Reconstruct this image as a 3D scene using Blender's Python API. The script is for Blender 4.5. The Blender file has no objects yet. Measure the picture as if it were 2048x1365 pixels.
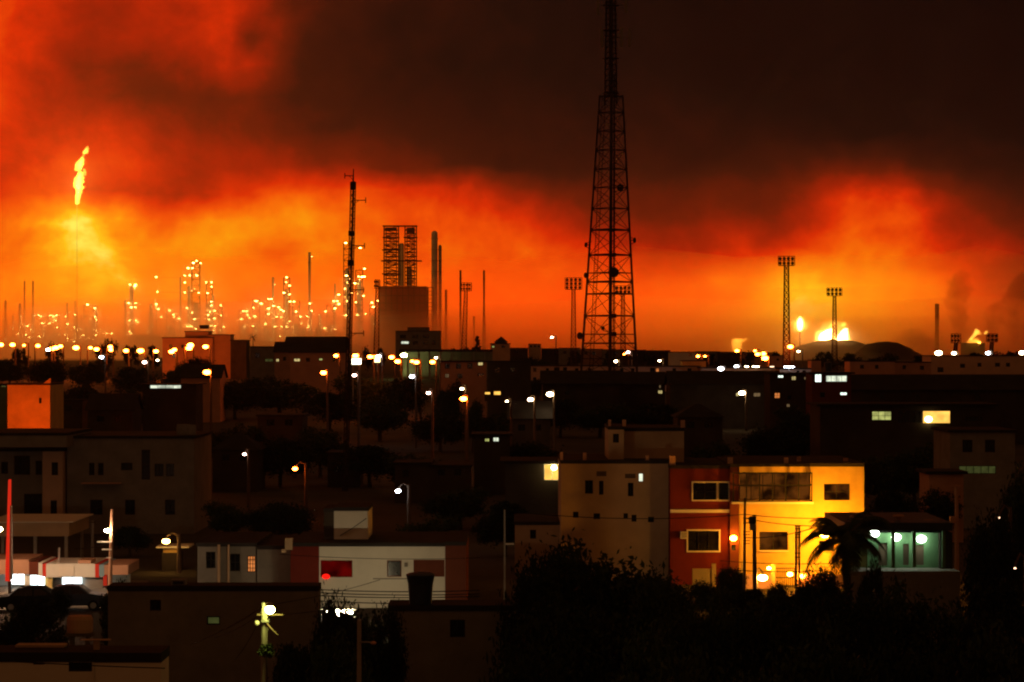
import bpy, math, random
import numpy as np
from mathutils import Vector, Matrix, noise as mnoise
R = random.Random(7)
NR = np.random.RandomState(7)
sc = bpy.context.scene
COL = sc.collection

# ---------------------------------------------------------------- geometry frame
F = 5464.0            # focal length in photo pixels (2048 wide)
HZ = 704.0            # photo row of the horizon
CAMH = 15.0           # camera height
def g(D):             # the land rises gently from the old town to the plateau of the refinery
    t = min(max((D - 260.0) / 560.0, 0.0), 1.0)
    return 9.0 * t * t * (3 - 2 * t)
def P(px, py, D):
    return Vector(((px - 1024.0) * D / F, D, CAMH - (py - HZ) * D / F))
def X(px, D): return (px - 1024.0) * D / F
def Z(py, D): return CAMH - (py - HZ) * D / F

# ---------------------------------------------------------------- materials
MATS = {}
def mat(name, col, var=.18, scale=.6, rough=.9, metal=0., bump=.0):
    if name in MATS: return MATS[name]
    m = bpy.data.materials.new(name); m.use_nodes = True
    nt = m.node_tree; bs = nt.nodes['Principled BSDF']
    bs.inputs['Roughness'].default_value = rough; bs.inputs['Metallic'].default_value = metal
    bs.inputs['Specular IOR Level'].default_value = .5 if rough < .5 else .06
    tc = nt.nodes.new('ShaderNodeTexCoord')
    n1 = nt.nodes.new('ShaderNodeTexNoise'); n1.inputs['Scale'].default_value = scale
    n1.inputs['Detail'].default_value = 6; n1.inputs['Roughness'].default_value = .65
    nt.links.new(tc.outputs['Object'], n1.inputs['Vector'])
    rp = nt.nodes.new('ShaderNodeValToRGB'); e = rp.color_ramp.elements
    e[0].position = .3; e[1].position = .72
    e[0].color = (*[c * (1 - var) for c in col], 1); e[1].color = (*[min(1, c * (1 + var)) for c in col], 1)
    nt.links.new(n1.outputs['Fac'], rp.inputs['Fac']); nt.links.new(rp.outputs['Color'], bs.inputs['Base Color'])
    if bump:
        n2 = nt.nodes.new('ShaderNodeTexNoise'); n2.inputs['Scale'].default_value = scale * 12
        nt.links.new(tc.outputs['Object'], n2.inputs['Vector'])
        b = nt.nodes.new('ShaderNodeBump'); b.inputs['Strength'].default_value = bump; b.inputs['Distance'].default_value = .05
        nt.links.new(n2.outputs['Fac'], b.inputs['Height']); nt.links.new(b.outputs['Normal'], bs.inputs['Normal'])
    MATS[name] = m; return m
def emit(name, col, s, sample=True):
    if name in MATS: return MATS[name]
    m = bpy.data.materials.new(name); m.use_nodes = True; nt = m.node_tree; nt.nodes.clear()
    o = nt.nodes.new('ShaderNodeOutputMaterial'); e = nt.nodes.new('ShaderNodeEmission')
    e.inputs['Color'].default_value = (*col, 1); e.inputs['Strength'].default_value = s
    nt.links.new(e.outputs[0], o.inputs['Surface'])
    m.cycles.emission_sampling = 'FRONT' if sample else 'NONE'
    MATS[name] = m; return m
def lit_window(name, col, s, contrast=.6, scale=1.3, sample=True):
    """a lit room behind a pane: curtains and furniture make it uneven"""
    if name in MATS: return MATS[name]
    m = bpy.data.materials.new(name); m.use_nodes = True; nt = m.node_tree; nt.nodes.clear()
    o = nt.nodes.new('ShaderNodeOutputMaterial'); e = nt.nodes.new('ShaderNodeEmission')
    tc = nt.nodes.new('ShaderNodeTexCoord'); n = nt.nodes.new('ShaderNodeTexNoise'); n.inputs['Scale'].default_value = scale
    nt.links.new(tc.outputs['Object'], n.inputs['Vector'])
    mr = nt.nodes.new('ShaderNodeMapRange'); mr.inputs['From Min'].default_value = .35; mr.inputs['From Max'].default_value = .62
    mr.inputs['To Min'].default_value = s * (1 - contrast); mr.inputs['To Max'].default_value = s
    nt.links.new(n.outputs['Fac'], mr.inputs['Value']); nt.links.new(mr.outputs[0], e.inputs['Strength'])
    e.inputs['Color'].default_value = (*col, 1); nt.links.new(e.outputs[0], o.inputs['Surface'])
    m.cycles.emission_sampling = 'FRONT' if sample else 'NONE'
    MATS[name] = m; return m
def flame_mat(name, col, s_):
    """hot glowing gas: brightest where the flame is thickest"""
    if name in MATS: return MATS[name]
    m = bpy.data.materials.new(name); m.use_nodes = True; nt = m.node_tree; nt.nodes.clear()
    o = nt.nodes.new('ShaderNodeOutputMaterial'); v = nt.nodes.new('ShaderNodeVolumePrincipled')
    v.inputs['Density'].default_value = 0; v.inputs['Emission Color'].default_value = (*col, 1); v.inputs['Emission Strength'].default_value = s_
    nt.links.new(v.outputs[0], o.inputs['Volume']); MATS[name] = m; return m
def vol_mat(name, col, dens, g_):
    m = bpy.data.materials.new(name); m.use_nodes = True; nt = m.node_tree; nt.nodes.clear()
    o = nt.nodes.new('ShaderNodeOutputMaterial'); v = nt.nodes.new('ShaderNodeVolumePrincipled')
    v.inputs['Color'].default_value = (*col, 1); v.inputs['Density'].default_value = dens
    v.inputs['Anisotropy'].default_value = g_
    nt.links.new(v.outputs[0], o.inputs['Volume']); return m

M = dict(
 ground=mat('dry_ground', (.07,.06,.045), .3, .05, 1., bump=.2),
 beige=mat('beige_stucco', (.45,.31,.19), .15, .5, .95, bump=.15),
 white=mat('white_paint', (.68,.64,.55), .1, .5, .9, bump=.1),
 grey=mat('grey_concrete', (.22,.2,.17), .2, .7, .95, bump=.2),
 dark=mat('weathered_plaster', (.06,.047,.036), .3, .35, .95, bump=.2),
 ochre=mat('ochre_stucco', (.62,.40,.12), .2, .5, .9, bump=.1),
 sand=mat('sand_stucco', (.62,.42,.30), .12, .5, .95, bump=.15),
 rusty=mat('rusty_cladding', (.36,.11,.05), .35, .06, .9, bump=.2),
 salmon=mat('salmon_stucco', (.48,.26,.16), .15, .4, .9, bump=.1),
 red=mat('dark_red_paint', (.15,.022,.013), .2, .5, .8, bump=.1),
 brown=mat('red_brown_paint', (.14,.04,.022), .15, .5, .85, bump=.1),
 roof=mat('bitumen_roof', (.035,.03,.028), .3, .5, 1., bump=.2),
 tile=mat('clay_tile_roof', (.10,.045,.03), .3, 1.2, .95, bump=.3),
 trim=mat('pale_trim', (.72,.66,.55), .05, 1., .7),
 glass=mat('dark_window_glass', (.012,.012,.014), .3, 2., .12),
 ironw=mat('dark_frame', (.03,.025,.02), .2, 2., .5),
 steel=mat('galvanised_steel', (.30,.29,.27), .15, 1., .5, .6),
 rust=mat('painted_steel', (.10,.05,.035), .2, .3, .7, .2),
 darksteel=mat('dark_lattice_steel', (.05,.035,.03), .2, .3, .7, .2),
 pipe=mat('aluminium_cladding', (.55,.5,.42), .15, .05, .5, .2),
 pole=mat('concrete_pole', (.34,.30,.26), .15, 1., .9),
 wood=mat('timber_pole', (.13,.09,.06), .2, 1., .9),
 leaf=mat('green_foliage', (.045,.06,.025), .45, .9, .7),
 leafd=mat('dark_foliage', (.028,.036,.018), .45, .9, .7),
 bark=mat('bark', (.07,.05,.035), .3, 2., 1.),
 tank=mat('blue_black_plastic', (.018,.028,.05), .2, 1., .45),
 cable=mat('black_cable', (.015,.015,.015), .1, 1., .8),
 greenw=mat('pale_green_paint', (.13,.25,.12), .2, .6, .9),
 redp=mat('glossy_red_panel', (.62,.05,.03), .06, .8, .5),
 blue=mat('blue_grey_panel', (.22,.34,.40), .1, .8, .6),
 hill=mat('scrubby_earth', (.06,.045,.03), .35, .02, 1.),
)
E = dict(
 sodium=emit('sodium_lamp', (1,.28,.02), 150),
 sodium_far=emit('distant_sodium_lamp', (1,.15,.011), 100),
 sodium_big=emit('bright_sodium_lamp', (1,.37,.014), 1300), sodium_wall=emit('sodium_wall_lamp', (1,.33,.02), 110),
 mercury=emit('cool_white_lamp', (.78,.85,1.), 40),
 white=emit('white_lamp', (1.,.74,.40), 34),
 pink=emit('pinkish_lamp', (1.,.62,.5), 22),
 dim=emit('dim_lamp', (1.,.6,.35), 4., False),
 gable=emit('gable_lamp',(1,.11,.006),1500), shop_front=emit('shop_front_lamp',(1,.6,.36),3000), refinery=emit('refinery_floodlight', (1.,.50,.10), 42),
 green=emit('yellow_green_lamp', (.95,1.,.2), 95),
 tube=emit('fluorescent_tube', (1.,.80,.46), 760),
 shopl=emit('shop_light', (.8,.97,1.), 5.),
)
W = dict(
 dark=M['glass'],
 white=lit_window('lit_white_room', (.88,.95,.72), 1.1, .6, .9),
 bright=lit_window('bright_white_room', (.85,1.,.85), 2.2, .2, .9),
 yellow=lit_window('lit_yellow_room', (1.,.78,.30), .75, .5, 1.2),
 amber=lit_window('lit_amber_room', (1.,.52,.09), 1.6, .35, 1.),
 orange=lit_window('lit_orange_room', (1.,.30,.07), .8, .5, 2.),
 greeny=lit_window('lit_greenish_room', (.72,.75,.22), .75, .5, 1.5),
 redroom=lit_window('red_lit_room', (.75,.008,.004), .13, .8, .8),
 warm=lit_window('warm_reflection_glow', (1.,.27,.03), .11, .9, 1.1),  # pane emission stands in for orange reflections and the lit interior
 faint=lit_window('faintly_lit_room', (1.,.62,.28), .16, .6, 1.2),
 olive=lit_window('olive_glow', (.42,.46,.12), .11, .4, 2.),  # glow put in for lamplit wall spots, also one small window
)

# ---------------------------------------------------------------- mesh builder
class MB:
    def __init__(s): s.v = []; s.f = []; s.cuts = []
    def add(s, vs, fs):
        s.cuts.append((len(s.v), len(s.f)))
        o = len(s.v); s.v += [tuple(v) for v in vs]; s.f += [tuple(i + o for i in f) for f in fs]; return s
    def box(s, x0, x1, y0, y1, z0, z1):
        if x1 < x0: x0, x1 = x1, x0
        if z1 < z0: z0, z1 = z1, z0
        return s.add([(x0,y0,z0),(x1,y0,z0),(x1,y1,z0),(x0,y1,z0),(x0,y0,z1),(x1,y0,z1),(x1,y1,z1),(x0,y1,z1)],
              [(0,3,2,1),(4,5,6,7),(0,1,5,4),(1,2,6,5),(2,3,7,6),(3,0,4,7)])
    def pbox(s, px0, py0, px1, py1, D, depth):
        return s.box(X(px0,D), X(px1,D), D, D+depth, Z(py1,D), Z(py0,D))
    def tube(s, pts, rads, n=6, cap=True):
        pts = [Vector(p) for p in pts]
        if not isinstance(rads, (list, tuple)): rads = [rads] * len(pts)
        rings = []
        for i, p in enumerate(pts):
            a = pts[max(i-1,0)]; b = pts[min(i+1,len(pts)-1)]
            d = (b - a).normalized() if (b-a).length > 1e-9 else Vector((0,0,1))
            u = d.cross(Vector((0,1,0)) if abs(d.y) < .9 else Vector((1,0,0))).normalized(); w = d.cross(u)
            rings.append([p + (u*math.cos(2*math.pi*k/n) + w*math.sin(2*math.pi*k/n))*rads[i] for k in range(n)])
        vs = [v for r in rings for v in r]; fs = []
        for i in range(len(pts)-1):
            for k in range(n):
                a = i*n+k; b = i*n+(k+1)%n
                fs.append((a, a+n, b+n, b))
        if cap: fs.append(tuple(range(n))); fs.append(tuple((len(pts)-1)*n + k for k in range(n-1,-1,-1)))
        return s.add(vs, fs)
    def bar(s, a, b, r, n=4): return s.tube([a, b], r, n)
    def lathe(s, c, prof, n=16):
        """prof: (radius, z) list about vertical axis at c"""
        vs = []; fs = []
        for r, z in prof:
            for k in range(n):
                t = 2*math.pi*k/n; vs.append((c[0]+r*math.cos(t), c[1]+r*math.sin(t), c[2]+z))
        for i in range(len(prof)-1):
            for k in range(n):
                a = i*n+k; b = i*n+(k+1)%n; fs.append((a, b, b+n, a+n))
        fs.append(tuple(range(n-1,-1,-1))); fs.append(tuple((len(prof)-1)*n+k for k in range(n)))
        return s.add(vs, fs)
    def ball(s, c, rx, ry=None, rz=None, n=10, m=6):
        ry = ry or rx; rz = rz or rx
        vs = [(c[0],c[1],c[2]-rz)]; fs = []
        for i in range(1, m):
            t = -math.pi/2 + math.pi*i/m
            for k in range(n):
                p = 2*math.pi*k/n
                vs.append((c[0]+rx*math.cos(t)*math.cos(p), c[1]+ry*math.cos(t)*math.sin(p), c[2]+rz*math.sin(t)))
        vs.append((c[0],c[1],c[2]+rz)); L = len(vs)-1
        for k in range(n): fs.append((0, 1+(k+1)%n, 1+k))
        for i in range(m-2):
            for k in range(n):
                a = 1+i*n+k; b = 1+i*n+(k+1)%n; fs.append((a, b, b+n, a+n))
        for k in range(n): fs.append((L, 1+(m-2)*n+k, 1+(m-2)*n+(k+1)%n))
        return s.add(vs, fs)
    def wall(s, x0, x1, z0, z1, y, holes, rev=.14):
        """a front wall in the plane y with rectangular openings and their reveals"""
        hs = [(max(min(a,c),x0+.01), max(min(b,d),z0+.01), min(max(a,c),x1-.01), min(max(b,d),z1-.01)) for a,b,c,d in holes]
        hs = [h for h in hs if h[2]-h[0] > .02 and h[3]-h[1] > .02]
        xs = sorted({x0,x1,*[h[0] for h in hs],*[h[2] for h in hs]}); zs = sorted({z0,z1,*[h[1] for h in hs],*[h[3] for h in hs]})
        for i in range(len(xs)-1):
            for j in range(len(zs)-1):
                cx = (xs[i]+xs[i+1])/2; cz = (zs[j]+zs[j+1])/2
                if any(h[0]<cx<h[2] and h[1]<cz<h[3] for h in hs): continue
                s.add([(xs[i],y,zs[j]),(xs[i+1],y,zs[j]),(xs[i+1],y,zs[j+1]),(xs[i],y,zs[j+1])], [(0,1,2,3)])
        for a,b,c,d in hs:
            q = y+rev
            s.add([(a,y,b),(c,y,b),(c,y,d),(a,y,d),(a,q,b),(c,q,b),(c,q,d),(a,q,d)],
                  [(0,4,5,1),(1,5,6,2),(2,6,7,3),(3,7,4,0)])
        return s
    def mesh(s, name, m, org=(0,0,0), smooth=False):
        me = bpy.data.meshes.new(name); o = Vector(org)
        me.from_pydata([(v[0]-o.x, v[1]-o.y, v[2]-o.z) for v in s.v], [], s.f)
        if m: me.materials.append(m)
        if smooth:
            me.polygons.foreach_set('use_smooth', [True]*len(me.polygons))
        me.update(); return me
    def build(s, name, m, parent=None, label=None, smooth=False):
        org = (0,0,0)
        if parent is not None:
            p = parent; o = Vector((0,0,0))
            while p is not None: o += p.location; p = p.parent
            org = o
        ob = bpy.data.objects.new(name, s.mesh(name, m, org, smooth)); COL.objects.link(ob)
        ob.parent = parent
        if label: ob['label'] = label
        return ob
    def each(s, name, m, parent):
        for v0, f0, v1, f1 in s.pieces():
            q = MB(); q.v = s.v[v0:v1]; q.f = [tuple(i-v0 for i in f) for f in s.f[f0:f1]]; q.build(name, m, parent)
    def pieces(s):
        b = s.cuts + [(len(s.v), len(s.f))]
        return [(b[i][0], b[i][1], b[i+1][0], b[i+1][1]) for i in range(len(b)-1)]
    def thing(s, name, m, label, cat, group=None, smooth=False, kind=None):
        c = [sum(v[i] for v in s.v)/len(s.v) for i in (0,1)] + [min(v[2] for v in s.v)]
        ob = bpy.data.objects.new(name, s.mesh(name, m, c, smooth)); COL.objects.link(ob); ob.location = c
        tag(ob, label, cat, group, kind); return ob
def tag(o, label=None, cat=None, group=None, kind=None):
    if label: o['label'] = label
    if cat: o['category'] = cat
    if group: o['group'] = group
    if kind: o['kind'] = kind
def root(name, loc, label, cat, group=None):
    o = bpy.data.objects.new(name, None); COL.objects.link(o); o.location = loc; o.empty_display_size = .5
    tag(o, label, cat, group, 'thing'); return o
def copy_tree(src, parent=None):
    c = src.copy(); COL.objects.link(c); c.parent = parent
    for ch in list(src.children): copy_tree(ch, c)
    return c
ORD = ['first','second','third','fourth','fifth','sixth','seventh','eighth','ninth','tenth','eleventh','twelfth','thirteenth','fourteenth',
       'fifteenth','sixteenth','seventeenth','eighteenth','nineteenth','twentieth','twenty-first','twenty-second','twenty-third','twenty-fourth',
       'twenty-fifth','twenty-sixth','twenty-seventh','twenty-eighth','twenty-ninth','thirtieth','thirty-first','thirty-second','thirty-third','thirty-fourth','thirty-fifth']

# ---------------------------------------------------------------- camera, render settings
cam = bpy.data.objects.new('camera', bpy.data.cameras.new('camera')); COL.objects.link(cam)
cam.location = (0,0,CAMH); cam.rotation_euler = (math.radians(90),0,0)
cam.data.sensor_width = 36; cam.data.lens = 36*F/2048; cam.data.shift_y = (HZ-682.5)/2048
cam.data.clip_end = 20000; cam.data.clip_start = .5
sc.camera = cam
sc.view_settings.view_transform = 'Standard'; sc.view_settings.look = 'None'
sc.view_settings.exposure = 0; sc.view_settings.gamma = 1
cy = sc.cycles
cy.use_denoising = True
try: cy.denoiser = 'OPENIMAGEDENOISE'
except Exception: pass
cy.max_bounces = 14; cy.diffuse_bounces = 2; cy.glossy_bounces = 2; cy.transmission_bounces = 2; cy.volume_bounces = 14
cy.transparent_max_bounces = 12; cy.sample_clamp_indirect = 4; cy.caustics_reflective = False; cy.caustics_refractive = False
cy.filter_width = 2.1
cy.use_light_tree = True

# ---------------------------------------------------------------- the sky: fire-lit smoke cloud
XS = [0,100,150,200,300,400,450,500,600,700,800,900,1000,1100,1200,1300,1400,1500,1560,1600,1650,1700,1800,1850,1900,1950,2048]
HEAT = {
 0:   {0:.52,100:.45,200:.39,250:.38,300:.44,400:.48,450:.46,500:.41,600:.30,700:.22,800:.18,900:.15,1000:.14,1200:.10,1400:.09,2048:.07},
 65:  {0:.54,100:.45,200:.37,300:.38,400:.47,450:.44,500:.30,560:.33,620:.25,700:.18,800:.15,1000:.13,1200:.11,2048:.08},
 130: {0:.55,100:.43,200:.30,300:.27,400:.37,450:.47,500:.42,560:.30,600:.24,700:.18,800:.15,1000:.13,1200:.11,1600:.10,2048:.08},
 200: {0:.56,100:.42,200:.31,300:.28,400:.29,500:.27,600:.25,700:.20,800:.17,1000:.15,1300:.13,2048:.09},
 270: {0:.50,100:.45,200:.46,300:.43,400:.35,500:.30,600:.28,700:.26,800:.22,1000:.18,1200:.17,1400:.16,1600:.15,2048:.11},
 340: {0:.48,100:.58,150:.58,200:.52,300:.45,400:.40,500:.41,600:.42,700:.42,800:.35,900:.27,1000:.22,1200:.20,1400:.20,1500:.22,1600:.27,1700:.40,1800:.37,1900:.20,2048:.14},
 390: {0:.52,100:.56,200:.45,300:.41,400:.44,500:.54,600:.60,700:.58,800:.52,900:.45,1000:.35,1100:.30,1200:.26,1300:.24,1400:.24,1500:.26,1600:.34,1700:.52,1800:.50,1900:.29,2048:.17},
 440: {0:.66,100:.86,150:.95,200:.84,300:.66,400:.72,500:.74,600:.70,700:.66,800:.62,900:.60,1000:.55,1100:.42,1200:.35,1300:.29,1400:.29,1500:.33,1600:.40,1700:.60,1800:.57,1900:.42,2048:.22},
 500: {0:.72,100:.86,150:.93,200:.90,300:.78,400:.75,500:.74,600:.70,700:.67,800:.65,900:.63,1000:.60,1100:.58,1200:.52,1300:.45,1400:.41,1500:.43,1600:.52,1700:.68,1800:.63,1900:.52,2048:.35},
 560: {0:.70,100:.74,200:.84,250:.86,300:.76,400:.72,500:.70,600:.68,700:.65,800:.62,900:.60,1000:.58,1100:.58,1200:.58,1300:.60,1400:.62,1500:.68,1560:.78,1600:.80,1700:.74,1800:.70,1850:.68,1900:.60,1950:.44,2000:.34,2048:.26},
 620: {0:.66,100:.66,200:.67,300:.68,400:.67,500:.64,600:.63,700:.60,800:.58,900:.57,1000:.57,1100:.56,1200:.55,1300:.58,1400:.62,1500:.68,1560:.85,1600:.96,1650:.88,1700:.82,1800:.72,1850:.68,1900:.55,1950:.46,2000:.42,2048:.30},
 700: {0:.64,300:.64,600:.58,800:.55,1000:.55,1200:.53,1400:.56,1500:.62,1560:.78,1600:.92,1650:.90,1700:.78,1750:.68,1800:.58,1900:.48,2048:.40},
}
for _y, _r in HEAT.items():      # the unlit smoke overhead
    if _y <= 340:
        for _x in _r:
            if _x >= 600: _r[_x] *= .80
SKY_GAIN = 2.2
def srgb(c):
    c /= 255.0
    return c/12.92 if c <= .04045 else ((c+.055)/1.055)**2.4
RAMP = [(0,(8,3,2)),(.1,(30,13,7)),(.2,(64,21,8)),(.3,(108,28,7)),(.4,(165,34,6)),(.5,(218,46,5)),(.6,(242,80,7)),(.7,(252,116,9)),(.8,(255,150,12)),(.9,(255,196,25)),(1.,(255,240,90))]
def build_world():
    w = bpy.data.worlds.new('World'); sc.world = w; w.use_nodes = True
    nt = w.node_tree; nt.nodes.clear(); N = nt.nodes.new; L = nt.links.new
    def math_(op, a, b=None, c=None, clamp=False):
        n = N('ShaderNodeMath'); n.operation = op; n.use_clamp = clamp
        for i, q in enumerate((a,b,c)):
            if q is None: continue
            if isinstance(q, (int,float)): n.inputs[i].default_value = q
            else: L(q, n.inputs[i])
        return n.outputs[0]
    tc = N('ShaderNodeTexCoord'); sx = N('ShaderNodeSeparateXYZ'); L(tc.outputs['Generated'], sx.inputs[0])
    yy = math_('MAXIMUM', sx.outputs['Y'], .05)
    u0 = math_('DIVIDE', sx.outputs['X'], yy); v0 = math_('DIVIDE', sx.outputs['Z'], yy)
    # turbulence bends the cloud edges
    cb = N('ShaderNodeCombineXYZ'); L(u0, cb.inputs[0]); L(math_('MULTIPLY', v0, 1.1), cb.inputs[1])
    def noise(scale, detail, rough=.55, dist=0.):
        n = N('ShaderNodeTexNoise'); n.inputs['Scale'].default_value = scale; n.inputs['Detail'].default_value = detail
        n.inputs['Roughness'].default_value = rough; n.inputs['Distortion'].default_value = dist
        L(cb.outputs[0], n.inputs['Vector']); return n
    nw = noise(16, 4)
    sw = N('ShaderNodeSeparateXYZ'); L(nw.outputs['Color'], sw.inputs[0])
    u = math_('ADD', u0, math_('MULTIPLY', math_('SUBTRACT', sw.outputs[0], .5), .032))
    v = math_('ADD', v0, math_('MULTIPLY', math_('SUBTRACT', sw.outputs[1], .5), .020))
    px = math_('DIVIDE', math_('ADD', math_('MULTIPLY', u, F), 1024.0), 2048.0)     # 0..1 across the modelled bearing
    ys = sorted(HEAT)
    cur = None
    for i, y in enumerate(ys):
        row = HEAT[y]; xs = sorted(row)
        rp = N('ShaderNodeValToRGB'); cr = rp.color_ramp; cr.interpolation = 'EASE' if False else 'LINEAR'
        while len(cr.elements) < len(xs): cr.elements.new(.5)
        for k, x in enumerate(xs):
            cr.elements[k].position = x/2048.0
        for k, x in enumerate(xs):
            cr.elements[k].position = x/2048.0; h = row[x]; cr.elements[k].color = (h,h,h,1)
        L(px, rp.inputs['Fac'])
        if cur is None: cur = rp.outputs['Color']; continue
        va = (HZ-ys[i-1])/F; vb = (HZ-y)/F
        mr = N('ShaderNodeMapRange'); mr.inputs['From Min'].default_value = va; mr.inputs['From Max'].default_value = vb
        L(v, mr.inputs['Value'])
        mx = N('ShaderNodeMix'); mx.data_type = 'FLOAT'; L(mr.outputs[0], mx.inputs['Factor'])
        L(cur, mx.inputs['A']); L(rp.outputs['Color'], mx.inputs['B']); cur = mx.outputs['Result']
    n1 = noise(30, 6, .6, .3); n2 = noise(110, 5, .6)
    heat = math_('ADD', cur, math_('MULTIPLY', math_('MULTIPLY', math_('SUBTRACT', n1.outputs['Fac'], .5), math_('ADD', math_('MULTIPLY', cur, .5), .03)), 1.25))
    heat = math_('ADD', heat, math_('MULTIPLY', math_('MULTIPLY', math_('SUBTRACT', n2.outputs['Fac'], .5), math_('ADD', cur, .08)), .17))
    # above the frame the smoke gets darker
    mr = N('ShaderNodeMapRange'); mr.inputs['From Min'].default_value = .135; mr.inputs['From Max'].default_value = .5
    mr.inputs['To Min'].default_value = 1; mr.inputs['To Max'].default_value = .35; L(v, mr.inputs['Value'])
    heat = math_('MULTIPLY', heat, mr.outputs[0])
    heat = math_('MAXIMUM', heat, 0.0)
    rp = N('ShaderNodeValToRGB'); cr = rp.color_ramp
    while len(cr.elements) < len(RAMP): cr.elements.new(.5)
    for k, (p, c) in enumerate(RAMP): cr.elements[k].position = p
    for k, (p, c) in enumerate(RAMP): cr.elements[k].position = p; cr.elements[k].color = (*[srgb(q) for q in c], 1)
    L(heat, rp.inputs['Fac'])
    # away from the fire: dim brown smoke over the dark town
    wf = N('ShaderNodeMapRange'); wf.interpolation_type = 'SMOOTHSTEP'
    wf.inputs['From Min'].default_value = .62; wf.inputs['From Max'].default_value = .95; L(sx.outputs['Y'], wf.inputs['Value'])
    mx = N('ShaderNodeMix'); mx.data_type = 'RGBA'; L(wf.outputs[0], mx.inputs['Factor'])
    mx.inputs['A'].default_value = (.085,.031,.0095,1)
    # brighter toward the horizon, making up for the smoke bank that dims it
    gm = N('ShaderNodeMapRange'); gm.interpolation_type = 'SMOOTHSTEP'; gm.inputs['From Min'].default_value = .003; gm.inputs['From Max'].default_value = .036
    gm.inputs['To Min'].default_value = SKY_GAIN; gm.inputs['To Max'].default_value = 1.0; L(v0, gm.inputs['Value'])
    gain = N('ShaderNodeVectorMath'); gain.operation = 'SCALE'; L(rp.outputs['Color'], gain.inputs[0]); L(gm.outputs[0], gain.inputs['Scale'])
    L(gain.outputs[0], mx.inputs['B'])
    bg = N('ShaderNodeBackground'); L(mx.outputs['Result'], bg.inputs['Color']); bg.inputs['Strength'].default_value = 1.0
    out = N('ShaderNodeOutputWorld'); L(bg.outputs[0], out.inputs['Surface'])
    w.cycles.sampling_method = 'MANUAL'; w.cycles.sample_map_resolution = 2048
build_world()

# ---------------------------------------------------------------- ground
def build_ground():
    mb = MB(); prof = [-95,60,150,260]+list(range(300,840,30))+[900,1400,2200,3200,4190]
    xs = [-1180,-600,-200,0,200,600,1180]
    vs = [(x, y, g(y)) for y in prof for x in xs]; n = len(xs); fs = []
    for i in range(len(prof)-1):
        for k in range(n-1):
            a = i*n+k; fs.append((a,a+1,a+n+1,a+n))
    mb.add(vs, fs); o = mb.build('ground', M['ground']); tag(o, kind='structure')
    o['label'] = 'dark unlit ground under the town'
build_ground()
def hill(pts, D, depth, label):
    """a low mound whose skyline passes through pts"""
    mb = MB(); n = len(pts); K = 9; vs = []; fs = []
    base = g(D)
    for j in range(K):
        t = -1 + 2*j/(K-1); fac = math.cos(t*math.pi/2)**.8 if abs(t) < 1 else 0
        for i,(px,py) in enumerate(pts):
            z = base-.4 + max(0, Z(py,D)-base+.4)*fac
            z += (mnoise.noise(Vector((px*.06, t*3, 1)))*.9+mnoise.noise(Vector((px*.31, t*7, 4)))*.9 if 0 < fac < 1 else 0)
            vs.append((X(px,D), D+t*depth, z))
    for j in range(K-1):
        for i in range(n-1):
            a = j*n+i; fs.append((a,a+1,a+n+1,a+n))
    mb.add(vs, fs); o = mb.build('hill', M['hill'], smooth=True); tag(o, label, None, None, 'structure')
hill([(1575,701),(1590,696),(1610,689),(1625,685),(1637,681),(1650,681),(1664,678),(1676,681),(1690,680),(1703,681),(1715,684),(1728,688),(1742,693),(1755,701)], 2150, 70, 'low dark mound in front of the tank fire')
hill([(1715,704),(1730,694),(1740,688),(1755,684.5),(1775,683.5),(1790,685),(1803,689),(1815,696),(1824,702),(1830,706)], 1980, 60, 'rounded dark mound right of the tank fire')

# ---------------------------------------------------------------- trees
def leaf_mesh(name, env, n, size, m, seed, clumps=26):
    """leaf-sized faces gathered in clumps through the volume of a crown; env: list of (cx,cy,cz,rx,ry,rz)"""
    rs = np.random.RandomState(seed); cc = []
    for e in env:
        for _ in range(max(4, clumps//len(env))):
            d = rs.normal(size=3); d /= np.linalg.norm(d); r = .45+.55*rs.rand()**.5
            cc.append((e[0]+d[0]*e[3]*r, e[1]+d[1]*e[4]*r, e[2]+d[2]*e[5]*r, (e[3]+e[4]+e[5])/3*(.16+.2*rs.rand())))
    cc = np.array(cc); idx = rs.randint(0, len(cc), n)
    c = cc[idx,:3] + rs.normal(size=(n,3))*cc[idx,3:4]*.62
    a = rs.normal(size=(n,3)); a /= np.linalg.norm(a,axis=1,keepdims=True)
    b = np.cross(a, rs.normal(size=(n,3))); b /= np.linalg.norm(b,axis=1,keepdims=True)
    s = size*(.5+rs.rand(n,1))
    v = np.stack([c-a*s, c+b*s*.45, c+a*s, c-b*s*.45], 1).reshape(-1,3)
    me = bpy.data.meshes.new(name); me.vertices.add(len(v)); me.vertices.foreach_set('co', v.astype(np.float32).ravel())
    me.loops.add(4*n); me.loops.foreach_set('vertex_index', np.arange(4*n, dtype=np.int32))
    me.polygons.add(n); me.polygons.foreach_set('loop_start', np.arange(0,4*n,4,dtype=np.int32)); 
    me.materials.append(m); me.update(calc_edges=True); me.validate(); return me, cc
def trunk_mesh(cc, base_r, top, seed, lim=9):
    mb = MB(); rs = random.Random(seed); f = .5
    mid = Vector((rs.uniform(-.04,.04), 0, top*f))
    mb.tube([(0,0,-.02),(mid.x*.4,0,top*.25),mid], [base_r, base_r*.8, base_r*.62], 7)
    for k in rs.sample(range(len(cc)), min(lim, len(cc))):
        t = Vector(cc[k][:3]); q = mid.lerp(t, .5) + Vector((0,0,-.06*top))
        mb.tube([mid - Vector((0,0,.05*top*rs.random())), q, t], [base_r*.5, base_r*.3, base_r*.1], 5)
    return mb.mesh('trunk', M['bark'])
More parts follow.
